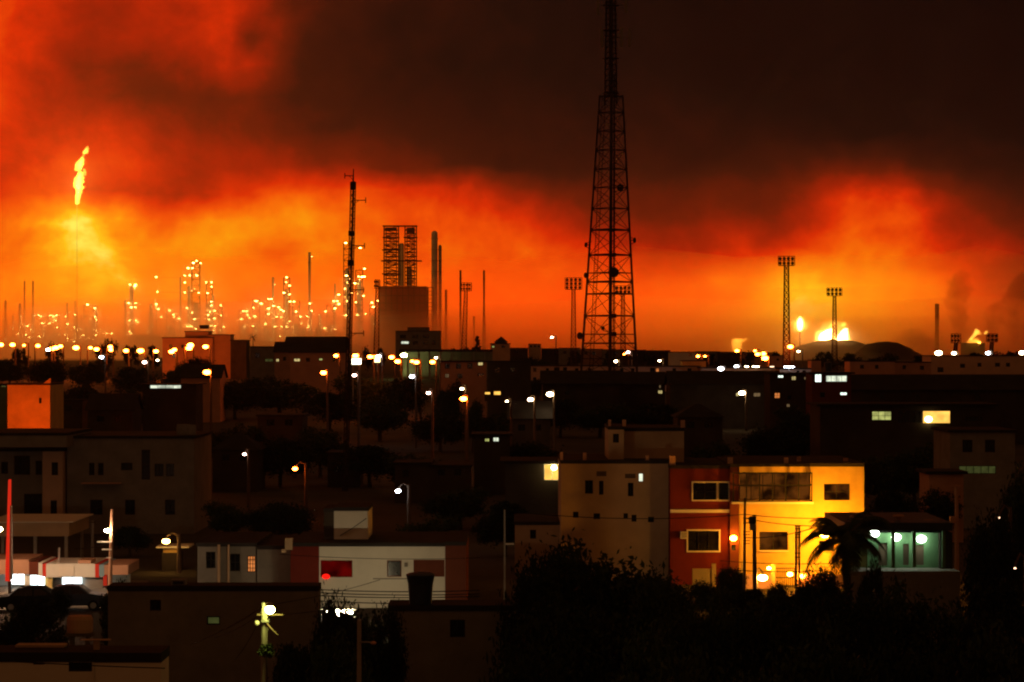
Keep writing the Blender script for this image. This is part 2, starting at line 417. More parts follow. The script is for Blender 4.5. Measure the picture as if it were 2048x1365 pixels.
# unit trees: height 1, width 1
UNIT = []
for k, env in enumerate([
   [(0,0,.64,.46,.46,.34)],
   [(-.16,0,.62,.32,.36,.3),(.2,.05,.7,.3,.34,.28),(.02,-.1,.52,.4,.34,.22)],
   [(0,0,.55,.48,.44,.3),(.1,0,.8,.26,.26,.18),(-.22,.1,.45,.26,.26,.2)],
   [(-.2,0,.7,.3,.3,.26),(.24,0,.58,.26,.3,.26),(0,0,.48,.34,.3,.2)]]):
    me, cc = leaf_mesh('crown', env, 12000, .0235, M['leaf' if k%2 else 'leafd'], 50+k, 80)
    UNIT.append((me, trunk_mesh(cc, .035, .9, k)))
FARU = []
for k, env in enumerate([[(0,0,.6,.5,.5,.38)], [(-.2,0,.55,.32,.36,.34),(.22,0,.62,.3,.34,.34)], [(0,0,.5,.5,.5,.3),(.05,0,.75,.26,.26,.22)]]):
    me, cc = leaf_mesh('crown', env, 1600, .05, M['leafd'], 90+k, 26)
    FARU.append((me, trunk_mesh(cc, .04, .9, k+20, 5)))
tcount = 0
def tree(px, pytop, pw, D, label, kind=None, far=False, name='tree', group=None):
    global tcount
    tcount += 1
    lib = FARU if far else UNIT
    me, tr = lib[(kind if kind is not None else tcount) % len(lib)]
    b = g(D); h = Z(pytop, D) - b; w = pw*D/F
    if name in ('bush','shrub'): b = b - h*.12; h *= 1.12
    r = root(name, (X(px,D), D, b), label, 'bush' if name in ('bush','shrub') else 'tree', group)
    for nm, mesh in (('crown', me), ('trunk', tr)):
        o = bpy.data.objects.new(nm, mesh); COL.objects.link(o); o.parent = r
    r.scale = (w*.93, w*.93, h*.9); r.rotation_euler.z = tcount*2.39996
    return r

# ---------------------------------------------------------------- buildings
def window(parent, x0, x1, z0, z1, y, kind, frame='ironw', mull=(1,1), fw=.06, rev=.14, name='window'):
    """a pane at the back of its reveal; its frame and glazing bars as a sub-part"""
    if x1 < x0: x0,x1 = x1,x0
    if z1 < z0: z0,z1 = z1,z0
    yb = y+rev-.03
    w = MB().box(x0, x1, yb, yb+.02, z0, z1).build(name, W[kind] if kind in W else M[kind], parent)
    if frame:
        f = MB(); yf = yb-.05
        f.box(x0,x1,yf,yf+.045,z0,z0+fw); f.box(x0,x1,yf,yf+.045,z1-fw,z1)
        f.box(x0,x0+fw,yf,yf+.045,z0+fw,z1-fw); f.box(x1-fw,x1,yf,yf+.045,z0+fw,z1-fw)
        for i in range(1,mull[0]+0):
            xm = x0+(x1-x0)*i/mull[0]; f.box(xm-fw*.4,xm+fw*.4,yf+.003,yf+.04,z0+fw,z1-fw)
        for j in range(1,mull[1]+0):
            zm = z0+(z1-z0)*j/mull[1]; f.box(x0+fw,x1-fw,yf+.006,yf+.043,zm-fw*.35,zm+fw*.35)
        f.build('frame', M[frame], w)
    return w
def surround(parent, px0, py0, px1, py1, D, t=.1, m='trim', proud=.06):
    mb = MB(); x0,x1,z0,z1 = X(px0,D),X(px1,D),Z(py1,D),Z(py0,D); y0=D-proud; y1=D-.002
    mb.box(x0-t,x1+t,y0,y1,z1,z1+t); mb.box(x0-t,x1+t,y0,y1,z0-t,z0); mb.box(x0-t,x0,y0,y1,z0,z1); mb.box(x1,x1+t,y0,y1,z0,z1)
    return mb.build('window_surround', M[m], parent)
def body(parent, px0, pyt, px1, D, depth, wall, wins=(), zbase=None, name='wall', roof='flat', roofmat='roof', over=.2, slab=.22, rev=.14, label=None):
    """one block of a building; rect in photo pixels at distance D"""
    x0,x1 = X(px0,D),X(px1,D); zt = Z(pyt,D); zb = g(D)-.3 if zbase is None else zbase
    zw = zt-slab if roof == 'flat' else zt
    holes = [(X(w[0],D), Z(w[3],D), X(w[2],D), Z(w[1],D)) for w in wins]
    mb = MB(); mb.wall(x0,x1,zb,zw,D,holes,rev)
    y1 = D+depth
    mb.add([(x0,D,zb),(x0,D,zw),(x0,y1,zw),(x0,y1,zb)],[(0,1,2,3)]); mb.add([(x1,D,zb),(x1,D,zw),(x1,y1,zw),(x1,y1,zb)],[(0,3,2,1)])
    mb.add([(x0,y1,zb),(x1,y1,zb),(x1,y1,zw),(x0,y1,zw)],[(0,3,2,1)])
    if roof == 'gable':      # the ridge runs along the front
        pass
    mb.build(name, M[wall], parent, label)
    rb = MB()
    if roof == 'flat': rb.box(x0-over,x1+over,D-over,y1+over,zw,zt)
    elif roof == 'gable':
        rz = zt + min(depth*.28, 2.2); o = .35; ym = (D+y1)/2; t=.15
        A=[(x0-o,D-o,zt),(x1+o,D-o,zt),(x1+o,ym,rz),(x0-o,ym,rz),(x1+o,y1+o,zt),(x0-o,y1+o,zt)]
        B=[(a,b,c+t) for a,b,c in A]
        rb.add(A+B,[(0,3,2,1),(3,5,4,2),(6,7,8,9),(9,8,10,11),(0,1,7,6),(4,5,11,10),(0,6,9,3),(3,9,11,5),(1,2,8,7),(2,4,10,8)])
        mb2 = MB().add([(x0,D+.02,zt),(x0,y1-.02,zt),(x0,ym,rz),],[(0,2,1)]).add([(x1,D+.02,zt),(x1,y1-.02,zt),(x1,ym,rz)],[(0,1,2)])
        mb2.build('gable_end', M[wall], parent)
    elif roof == 'hip':
        rz = zt + 1.6; o=.4; a=min(depth/2,(x1-x0)/2)*.9; ym=(D+y1)/2
        rb.add([(x0-o,D-o,zt),(x1+o,D-o,zt),(x1+o,y1+o,zt),(x0-o,y1+o,zt),(x0+a,ym,rz),(x1-a,ym,rz)],
               [(0,1,5,4),(1,2,5),(2,3,4,5),(3,0,4),(0,3,2,1)])
    r = rb.build('roof', M[roofmat], parent)
    for w in wins:
        kind = w[4]; frame = w[5] if len(w) > 5 else 'ironw'; mull = w[6] if len(w) > 6 else (2,1)
        nm = 'door' if kind in ('wood','rust') else 'window'
        window(parent, X(w[0],D), X(w[2],D), Z(w[3],D), Z(w[1],D), D, kind, frame, mull, fw=max(.05, .9*D/F*.6), rev=rev, name=nm)
    return r
def bld(name, label, cat, px0, pyt, px1, D, depth, wall, wins=(), group=None, **kw):
    r = root(name, (X((px0+px1)/2,D), D+depth/2, g(D)), label, cat, group)
    body(r, px0, pyt, px1, D, depth, wall, wins, **kw)
    return r
def roof_tank(px0, py0, px1, py1, D, label, m='tank', taper=.85, legs=True):
    cx = X((px0+px1)/2,D); r = (X(px1,D)-X(px0,D))/2; z0,z1 = Z(py1,D),Z(py0,D); h=z1-z0
    t = root('water_tank', (cx, D+r, z0), label, 'water tank')
    MB().lathe((cx,D+r,z0),[(r*taper,0),(r*(taper+.04),h*.3),(r*(taper+.09),h*.62),(r*.98,h*.84),(r,h*.86),(r,h*.91)],20).build('tank_body', M[m], t, smooth=False)
    MB().lathe((cx,D+r,z0),[(r*1.02,h*.912),(r*.8,h*.96),(r*.25,h*.985),(r*.22,h),(r*.05,h)],20).build('lid', M[m], t)
    return t

# ---------------------------------------------------------------- lamps
def lamp_post(px, py, D, rpx, em, label, group=None, armpx=8, pole=None, side=1, name='street_lamp', base=None, flat=1.0):
    """post, arm and lit head; the head sits at photo pixel (px,py)"""
    c = P(px,py,D); zb = g(D) if base is None else base; s = D/F; pole = pole or 'wood'
    xa = c.x + side*armpx*s
    t = root(name, (xa, D, zb), label, 'street lamp', group)
    top = c.z + .5
    MB().tube([(xa,D,zb-.2),(xa,D,top)], [.16+.0001*D,.09+.0001*D], 6).build('pole', M[pole], t)
    MB().tube([(xa,D,top-.15),((xa+c.x)/2,D,top+.1),(c.x,D,c.z+rpx*s*.9+.06)], .05+.00005*D, 5).build('arm', M['wood'], t)
    rr = rpx*s*(1.12 if D > 215 else 1)
    b = MB().ball(c, rr, rr, rr*.62*flat, 10, 6).build('lamp', E[em], t)
    MB().lathe((c.x,c.y,c.z+rr*.62*flat), [(rr*.5,-.02),(rr*.35,.06+rr*.1),(rr*.08,.1+rr*.15)], 8).build('hood', M['steel'], t)
    return t

# ================================================================ RADIO TOWER
def lattice_face(mb, A0, A1, B0, B1, r, sub=1):
    mb.bar(A0, B1, r); mb.bar(B0, A1, r)
def radio_tower():
    D = 520.; s = D/F
    t = root('radio_tower', (X(1220,D), D, g(D)), 'tall three-legged lattice radio tower with dishes, rising past the top of the picture', 'radio tower')
    def lr(py):
        k = (py-190)/510.
        return 1200-34*k, 1246+27*k, 1222-4*k
    def legs(py):
        l, r, n = lr(py); w = (r-l)*s; z = Z(py,D)
        return (Vector((X(l,D), D+.29*w, z)), Vector((X(r,D), D+.29*w, z)), Vector((X(n,D), D-.58*w, z)))
    yb = HZ + (CAMH-g(D))*F/D + 2
    top = legs(190); bot = legs(yb)
    for i, (r0, r1) in enumerate(((.24,.17),(.24,.17),(.34,.28))):
        MB().tube([bot[i], top[i]], [r0, r1], 6).build('leg', M['darksteel'], t)
    lv = [yb, 800, 750, 700, 632, 564, 510, 460, 417, 375, 338, 300, 262, 225, 190]
    st = MB(); br = MB()
    for py in (750,718,687,669,632,588,564,546,510,460,417,375,338,300,262,225,192):
        q = legs(py); rr = .15 if py in (687,632,588,564,510,460) else .09
        for a,b in ((0,1),(1,2),(2,0)): st.bar(q[a], q[b], rr)
    for k in range(len(lv)-1):
        q0 = legs(lv[k]); q1 = legs(lv[k+1])
        for a,b in ((0,1),(1,2),(2,0)): lattice_face(br, q0[a], q1[a], q0[b], q1[b], .06)
    br.add(st.v, st.f); br.build('lattice', M['darksteel'], t)
    # climbing ladder up the left face
    ld = MB(); n = 150
    def lp(k):
        py = yb + (195-yb)*k; l,r,_ = lr(py); w=(r-l)*s
        return X(l + (r-l)*.17, D), D - .02*w, Z(py,D)
    a, b = lp(0), lp(1)
    for dx in (-.33,.33): ld.bar((a[0]+dx,a[1],a[2]), (b[0]+dx,b[1],b[2]), .06)
    for i in range(n):
        x,y,z = lp(i/n); ld.bar((x-.36,y,z),(x+.36,y,z),.035)
    ld.build('ladder', M['darksteel'], t)
    # cable run beside the near leg
    cr = MB(); a = legs(yb); b = legs(150)
    for dx in (.55,.75,.95): cr.bar(a[2]+Vector((dx,.2,0)), Vector((X(1226,D)+dx*.3, D-1., Z(150,D))), .06)
    for i in range(60):
        p = (a[2]+Vector((.75,.2,0))).lerp(Vector((X(1226,D)+.25, D-1., Z(150,D))), i/60); cr.bar(p-Vector((.4,0,0)), p+Vector((.4,0,0)), .04)
    cr.build('cable_run', M['cable'], t)
    # slender top mast
    tm = MB(); zt0, zt1 = Z(195,D), Z(-95,D); c = X(1222,D)
    corners = [(c-1.15,D+.7),(c+1.15,D+.7),(c,D-.95)]
    for x,y in corners: tm.bar((x,y,zt0-1.5),(x*.6+c*.4,y,zt1),.16)
    m = 26
    for i in range(m):
        za = zt0+(zt1-zt0)*i/m; zb = zt0+(zt1-zt0)*(i+1)/m
        for j in range(3):
            p = corners[j]; q = corners[(j+1)%3]
            tm.bar((p[0],p[1],za),(q[0],q[1],zb),.06); tm.bar((p[0],p[1],za),(q[0],q[1],za),.06)
    tm.bar((c,D,zt0),(c,D,zt1),.38)
    tm.build('top_mast', M['darksteel'], t)
    pl = MB()
    for py in (188, 118, 62, 12):
        pl.lathe((c,D,Z(py,D)),[(1.6,0),(1.6,.12)],12)
    pl.each('ring_platform', M['darksteel'], t)
    for px,y0,y1 in ((1196,-4,30),(1252,-4,26),(1204,58,95),(1243,56,94),(1259,58,94)):
        pm = MB(); pm.pbox(px-2.6,y0,px+2.6,y1,D-.9,.22); pm.bar((X(px,D),D-.6,Z((y0+y1)/2,D)),(c,D,Z((y0+y1)/2,D)),.06)
        pm.build('panel_antenna', M['grey'], t)
    def dish(px, py, rpx, ax, tgt):
        r = rpx*s; cc = P(px,py,D-(4.5 if tgt is None else 0)); ax = Vector(ax).normalized()
        q = ax.to_track_quat('Z','Y').to_matrix()
        mb = MB(); mb.lathe((0,0,0),[(r*.25,-r*.5),(r*.8,-r*.32),(r,0),(r,r*.25),(r*.96,r*.28),(r*.3,r*.33)],16)
        mb.bar((0,0,-r*.4),(0,0,-r*1.4),.09)
        mb.v = [tuple(q @ Vector(v) + cc) for v in mb.v]
        if tgt is not None:
            e = P(tgt[0],tgt[1],D); mb.bar(cc+Vector((0,0,.3)), e+Vector((0,0,.6)), .07); mb.bar(cc-Vector((0,0,.4)), e-Vector((0,0,.9)), .07)
        mb.build('dish_antenna', M['darksteel'], t)
    dish(1227,545,10.5,(.05,-1,0),None)
    dish(1172,490,5,(-.9,-.4,.1),(1183,490)); dish(1269,481,5.5,(.9,-.4,0),(1259,481)); dish(1172,551,5.5,(-.8,-.6,0),(1178,551))
    dish(1160,672,7,(-.7,-.7,0),(1170,672)); dish(1240,376,7.5,(.5,-.8,0),(1226,376)); dish(1206,657,4,(-.3,-.9,0),(1216,655))
    bx = MB()
    for px,py in ((1228,510),(1229,632),(1229,669)): bx.pbox(px-5,py-4,px+4,py+4,D-4.4,.5)
    bx.each('equipment_box', M['darksteel'], t)
radio_tower()

def guyed_mast():
    D = 292.; s = D/F
    t = root('antenna_mast', (X(690,D),D,g(D)), 'slim dark lattice antenna mast with short side arms, left of centre', 'mast')
    def ax(py): return X(690 + 17*(985-py)/645., D)
    ys = np.linspace(990, 364, 95); m = MB(); w = .27
    offs = [(-w,.16),(w,.16),(0,-.3)]
    for o in offs: m.bar((ax(990)+o[0],D+o[1],g(D)-.2),(ax(364)+o[0],D+o[1],Z(364,D)),.05)
    for i in range(len(ys)-1):
        za,zb = Z(ys[i],D),Z(ys[i+1],D); 
        for j in range(3):
            p,q = offs[j],offs[(j+1)%3]
            if i%2: p,q = q,p
            m.bar((ax(ys[i])+p[0],D+p[1],za),(ax(ys[i+1])+q[0],D+q[1],zb),.03)
            m.bar((ax(ys[i])+p[0],D+p[1],za),(ax(ys[i])+q[0],D+q[1],za),.025)
    m.bar((ax(990)+.05,D,g(D)),(ax(364)+.05,D,Z(364,D)),.09)
    m.build('lattice_shaft', M['darksteel'], t)
    MB().lathe((ax(372),D,Z(380,D)),[(.26,0),(.33,.15),(.33,.75),(.2,.9)],10).build('collar', M['darksteel'], t)
    MB().tube([(ax(368),D,Z(368,D)),(ax(338),D,Z(338,D))],[.1,.05],6).build('top_spike', M['darksteel'], t)
    for py,dx in ((352,-17),(401,26),(492,26),(580,27),(667,29)):
        a = MB(); x0=ax(py); z=Z(py,D); x1=x0+dx*s; a.bar((x0,D,z),(x1,D,z),.05); a.bar((x0,D,z-.5),(x0+dx*s*.5,D,z),.03); a.bar((x1,D,z-.3),(x1,D,z+.3),.05)
        a.build('side_arm', M['darksteel'], t)
    a = MB(); a.pbox(ax(470)*F/D+1024-7,462,ax(470)*F/D+1024+6,472,D-.4,.4); a.pbox(ax(525)*F/D+1024-7,520,ax(525)*F/D+1024+6,532,D-.4,.4)
    a.each('equipment_box', M['darksteel'], t)
guyed_mast()

# ================================================================ STADIUM FLOODLIGHTS
def floodlight_tower(px, py0, py1, pxw, D, rows, cols, label, yaw=0., basew=13., bpx=None):
    s = D/F; zb = g(D); x = X(px,D); bx = X(bpx or px, D)
    t = root('floodlight_tower', (bx,D,zb), label, 'floodlight tower', 'floodlight towers around the sports ground')
    zr0, zr1 = Z(py1,D), Z(py0,D); w0 = basew*s/2; w1 = max(.42, w0*.42)
    m = MB(); n = 22
    def cor(k, f):
        sx,sy = ((-1,-1),(1,-1),(1,1),(-1,1))[k]; ff = f**.6; w = w0+(w1-w0)*ff
        return Vector((bx+(x-bx)*f+sx*w, D+sy*w, zb-.2+(zr0-zb+.2)*f))
    for k in range(4): m.tube([cor(k,0),cor(k,.12),cor(k,.3),cor(k,1)], .11, 4)
    for i in range(n):
        f0,f1 = i/n,(i+1)/n
        for k in range(4):
            j=(k+1)%4; m.bar(cor(k,f0),cor(j,f1),.055); m.bar(cor(j,f0),cor(k,f1),.055); m.bar(cor(k,f1),cor(j,f1),.06)
    m.build('lattice_mast', M['rust'], t)
    hw = pxw*s/2; H = zr1-zr0; rot = Matrix.Rotation(yaw,3,'Z'); c0 = Vector((x,D,0))
    def tr(mb): mb.v = [tuple(rot @ (Vector(v)-c0) + c0) for v in mb.v]; return mb
    k = MB(); dz = H/rows
    for i in range(rows+1):
        z = zr0+dz*i; k.box(x-hw,x+hw,D-.12,D+.12,z-.07,z+.07)
    for xx in (-hw,-hw/3,hw/3,hw): k.box(x+xx-.06,x+xx+.06,D-.1,D+.1,zr0,zr1)
    k.box(x-hw*.9,x+hw*.9,D+.1,D+.9,zr0-.12,zr0-.04)
    tr(k).build('lamp_rack', M['rust'], t)
    first = None
    for i in range(rows):
        for j in range(cols):
            cx = x-hw+hw*2*(j+.5)/cols; cz = zr0+dz*(i+.5); r = min(hw/cols*.86, dz*.42)
            f = MB(); f.lathe((0,0,0),[(r*.3,-r*.9),(r*.7,-r*.6),(r,0),(r,.08)],10)
            q = Vector((0,1,-.35)).to_track_quat('Z','Y').to_matrix()
            f.v = [tuple(q @ Vector(v) + Vector((cx, D+.35, cz))) for v in f.v]
            tr(f).build('floodlight', M['darksteel'], t)
    return t
floodlight_tower(755,560,577,19,738,2,3,'floodlight tower seen edge-on, beside the left of the big refinery block',1.1,bpx=752)
floodlight_tower(932,566,582,25,790,2,4,'floodlight tower with two dark rows of lamps, right of the refinery block',.5,bpx=926)
floodlight_tower(1147,556,579,34,738,3,4,'floodlight tower with three rows of lamps, just left of the radio tower',0)
floodlight_tower(1246,572,588,32,820,2,4,'floodlight tower seen through the legs of the radio tower',0)
floodlight_tower(1573,513,531,33,572,2,4,'tallest floodlight tower, flared at the foot, left of the yellow fireball',0,basew=17)
floodlight_tower(1669,576,592,31,854,2,4,'floodlight tower standing in front of the tank fire',0)
floodlight_tower(1912,668,686,22,800,2,3,'low floodlight tower left of the small fire at far right',.4,basew=8,bpx=1907)
floodlight_tower(1984,668,684,23,800,2,3,'low floodlight tower right of the small fire at far right',-.4,basew=8,bpx=1979)

# ================================================================ REFINERY
RD = 3400.; RS = RD/F; RB = g(RD)
UNITS = []
def rlabel(kind, i): return i
def r_column(px, py, hw, wide=None, wy=None, label='', D=RD, m='pipe'):
    x = X(px,D); z1 = Z(py,D); r = hw*D/F
    t = root('process_column', (x,D,RB), label, 'column', 'columns of the refinery'); h = z1-RB
    pr = [(r*(wide or 1), -1)]
    if wy: hb = Z(wy,D)-RB; pr += [(r*wide, hb), (r, hb+r*1.2)]
    pr += [(r, h-r*.8), (r*.75, h-r*.3), (r*.2, h)]
    MB().lathe((x,D,RB), pr, 14).build('shell', M[m], t, smooth=False)
    pl = MB()
    for k in range(int(h/14)): pl.lathe((x,D,RB+10+k*14), [(r*(wide or 1)+1.6,0),(r*(wide or 1)+1.6,.25)], 10)
    if pl.v: pl.each('platform', M['rust'], t)
    UNITS.append((px,py,hw*2,t)); return t
def r_stack(px, py, hw, label, D=RD, m='grey', wide=1.4):
    x = X(px,D); z1 = Z(py,D); r = hw*D/F; h = z1-RB
    t = root('smokestack', (x,D,RB), label, 'smokestack', None)
    MB().lathe((x,D,RB), [(r*wide,-1),(r*wide*.85,h*.25),(r,h*.6),(r,h-1),(r*1.1,h-1),(r*1.1,h)], 14).build('shaft', M[m], t)
    MB().lathe((x,D,RB), [(r*1.35,h*.9),(r*1.35,h*.9+.5)], 12).build('ring_platform', M['rust'], t)
    UNITS.append((px,py,hw*2,t)); return t
def lattice_box(mb, x0,x1,y0,y1,z0,z1, nz, r, cross=True):
    for x in (x0,x1):
        for y in (y0,y1): mb.box(x-r*1.4,x+r*1.4,y-r*1.4,y+r*1.4,z0,z1)
    for i in range(nz+1):
        z = z0+(z1-z0)*i/nz
        for y in (y0,y1): mb.bar((x0,y,z),(x1,y,z),r)
        for x in (x0,x1): mb.bar((x,y0,z),(x,y1,z),r)
        if cross and i < nz:
            zz = z0+(z1-z0)*(i+1)/nz
            for y in (y0,y1):
                mb.bar((x0,y,z),(x1,y,zz),r*.7) if i%2 else mb.bar((x1,y,z),(x0,y,zz),r*.7)
def r_frame(px, py, hw, label, D=RD):
    x0,x1 = X(px-hw,D),X(px+hw,D); z1 = Z(py,D); dep = max(6,(x1-x0)*.8)
    t = root('process_unit', ((x0+x1)/2,D,RB), label, 'process unit', 'process units of the refinery')
    m = MB(); nz = max(2,int((z1-RB)/7)); lattice_box(m,x0,x1,D,D+dep,RB-1,z1,nz,.22); m.build('frame_lattice', M['rust'], t)
    v = MB(); w = x1-x0; k = max(1,int(w/6))
    for i in range(k):
        cx = x0+w*(i+.5)/k; r = w/k*.33; h = (z1-RB)*R.uniform(.55,.92); v.lathe((cx,D+dep*.5,RB),[(r,-1),(r,h-r),(r*.6,h-r*.3),(r*.1,h)],12)
    v.each('vessel', M['pipe'], t)
    d = MB()
    for i in range(1,nz+1,2): z = RB+(z1-RB)*i/nz; d.box(x0-.6,x1+.6,D-.6,D+dep+.6,z,z+.2)
    d.each('deck', M['rust'], t)
    UNITS.append((px,py,hw,t)); return t
cols = [(11,600,2.5,1.5,640),(40,607,3,None,None),(66,562,1.8,1.9,628),(134,605,2.3,None,None),(192,612,3.5,None,None),(251,600,2.6,None,None),(263,571,4,1.2,640),
        (302,607,3.4,1.5,628),(378,572,3.2,None,None),(426,590,2.6,None,None),(640,628,3.5,1.4,650),(620,622,4,None,None),(530,640,3,None,None)]
for i,c in enumerate(cols): r_column(*c, label=f'pale cylindrical refinery column, {ORD[i]} from the left in the hazy plant')
for i,(px,py,hw,d) in enumerate([(26,630,1.8,'short faint chimney'),(49,563,1.7,'tall faint chimney'),(150,602,1.6,'thin faint chimney'),(313,600,1.4,'slender chimney'),(361,555,2.,'straight tall chimney'),
        (546,555,2.4,'hazy chimney'),(670,568,1.8,'faint chimney'),(619,505,2.6,'tallest slim bright chimney')]):
    r_stack(px,py,hw,f'{d} of the refinery, {ORD[i]} chimney from the left', m='pipe', wide=1.3)
for i,(px,py,hw) in enumerate([(88,632,7),(108,630,9),(155,632,7),(178,611,11),(340,622,8),(391,523,8),(418,566,6),(440,612,4),(487,620,9),(512,598,7),(541,618,10),(573,556,6),(592,602,7),
        (660,610,7),(694,487,7),(718,541,7),(745,606,6)]):
    r_frame(px,py,hw,f'steel-framed refinery unit with lamps, {ORD[i]} from the left')
def heater():
    D=RD-60; t = root('fired_heater', (X(620,D),D,RB), 'low refinery furnace with four stubby yellow stacks', 'furnace')
    MB().pbox(590,683,651,716,D,26).build('furnace_box', M['pipe'], t)
    for px in (596,606,619,633): MB().lathe((X(px,D),D+12,Z(683,D)),[(3.,-.5),(2.6,10),(2.6,16),(2.8,16.3)],12).build('stack', M['pipe'], t)
heater()
def pipe_rack():
    D=RD+40
    for i,(a,b,py) in enumerate(((0,150,676),(160,300,680),(270,440,672),(470,700,668))):
        t = root('pipe_rack', (X((a+b)/2,D),D,RB), f'long low pipe rack in the refinery haze, {ORD[i]} from the left','pipe rack','pipe racks of the refinery')
        m = MB(); n = int((b-a)/10)
        for k in range(n+1):
            x = X(a+(b-a)*k/n,D); m.box(x-.5,x+.5,D,D+1,RB-1,Z(py,D)); m.box(x-.5,x+.5,D+9,D+10,RB-1,Z(py,D)); m.box(x-.4,x+.4,D+1.01,D+8.99,Z(py,D)-1,Z(py,D)-.1)
        m.build('frame', M['rust'], t)
        p = MB()
        for j in range(5): p.bar((X(a,D),D+1.5+j*1.8,Z(py,D)+.8),(X(b,D),D+1.5+j*1.8,Z(py,D)+.8),.75,8)
        p.each('pipe', M['pipe'], t)
pipe_rack()
def tanks():
    for i,(px,py,hw,D) in enumerate(((20,688,26,3000),(150,684,26,3050),(290,670,34,3250),(240,690,22,2950),(520,680,36,3200),(690,690,24,3000))):
        x=X(px,D); r=hw*D/F; z1=Z(py,D)
        t = root('storage_tank',(x,D,RB),f'wide cylindrical oil tank low in the haze, {ORD[i]} from the left','oil tank','oil tanks below the refinery')
        MB().lathe((x,D,RB),[(r,-1),(r,z1-RB-r*.12)],28).build('tank_wall',M['pipe'],t)
        MB().lathe((x,D,z1-r*.12+.02),[(r*1.01,0),(r*.6,r*.07),(r*.05,r*.12)],28).build('tank_roof',M['grey'],t)
tanks()
# lamps of the refinery, in photo pixels, each fixed to the unit it belongs to
za = [(1040,678),(1085,680),(1078,692),(1030,827),(1085,827),(1050,860),(1083,860),(1035,965),(1085,967),(1100,982),(1035,1055),(1047,1070),(1250,618),(1260,737),(1250,835),(1267,874),(1290,938),
 (1187,1108),(1200,1140),(1357,885),(1388,918),(1390,940),(1433,952),(1573,489),(1547,505),(1605,507),(1505,547),(1540,547),(1478,607),(1518,605),(1575,607),(1478,662),(1478,741),(1590,744),(1494,866),(1535,903),(1555,955),
 (1500,1013),(1528,1014),(1565,1033),(1650,660),(1692,660),(1692,696),(1660,747),(1690,815),(1692,845),(1765,845),(1680,898),(1717,888),(1665,921),(1768,927),(1672,958),(1717,950),(1690,1010),(1718,1010),(1712,1045),(1790,1017),
 (700,838),(758,868),(600,919),(525,933),(762,935),(770,960),(540,995),(593,1021),(618,1044),(772,1043),(522,1078),(668,1083),(765,1081),(537,1111),(855,1067),(892,1071),(593,1135),
 (308,925),(328,932),(402,924),(428,934),(452,926),(445,965),(340,988),(395,988),(455,1020),(220,1010),(243,1040),(210,1080),(235,1098),(315,1095),(140,1073),(1948,892),(1972,892),(1930,955),(1978,920),(1995,942),(2028,863),(2045,810),(2038,933),(2022,1011)]
zb = [(190,790),(187,820),(208,841),(173,886),(207,896),(78,924),(94,924),(210,940),(235,940),(5,937),(32,952),(108,967),(140,975),(78,983),(155,990),(170,1000),(248,1002),(78,1018),(128,1034),(155,1036),(276,1033),(345,998),(333,952),(60,1078),(117,1094),(160,1095),(210,1062),
 (190,1095),(230,1095),(280,1078),(325,1097),(272,1120),(340,1125),(360,1160),(375,1180),(230,1175),(270,1160),(165,1193),(195,1205),(150,1155),(318,1032),(430,1002),(480,937),(503,937),(512,897),(513,955),(490,982),(427,1105),(490,1108),(555,577),(645,608),(672,737),(635,785),(655,787),(670,786),
 (560,780),(568,823),(612,827),(550,860),(592,887),(565,937),(618,945),(718,947),(726,973),(757,935),(677,1015),(628,1023),(555,1025),(665,905)]
LP = [(x/4., 400+y/4.) for x,y in za] + [(512+x/3.0957, 300+y/3.0957) for x,y in zb]
me_lamp = {}
def refinery_lamps():
    for k in range(3):
        me_lamp[k] = MB().ball((0,0,0), [1.5,1.2,.95][k], .7, [.5,.42,.36][k], 8, 5).mesh('lamp', E['refinery'])
    for px,py in LP:
        best = min((u for u in UNITS if u[1] < py+6), key=lambda u: max(0,abs(u[0]-px)-u[2]) + .02*abs(py-u[1]), default=UNITS[0])
        t = best[3]; o = bpy.data.objects.new('lamp', me_lamp[R.choice((0,0,1,1,2))]); COL.objects.link(o); o.parent = t
        p = P(px,py,RD-8); o.location = p - t.location
        if abs(px-best[0]) > best[2]+2: # a bracket reaches out to the lamp
            MB().bar(p+Vector((0,.5,-.5)), Vector((X(best[0],RD), RD, p.z-.5)), .15).build('lamp_bracket', M['rust'], t)
refinery_lamps()
def small_refinery_lamps():
    em = emit('small_refinery_lamp', (1.,.52,.12), 14, False); me = MB().ball((0,0,0), .62, .5, .34, 6, 4).mesh('lamp', em); rs = random.Random(12)
    for u in UNITS:
        for _ in range(rs.choice((2,4,6)) if u[2] >= 6 else rs.choice((0,1,2))):
            k = rs.random()**1.6; py = 690-(690-u[1]-4)*k; px = u[0]+rs.uniform(-1,1)*max(u[2],3)*.9
            o = bpy.data.objects.new('lamp', me); COL.objects.link(o); o.parent = u[3]; o.location = P(px,py,RD-4)-u[3].location
small_refinery_lamps()

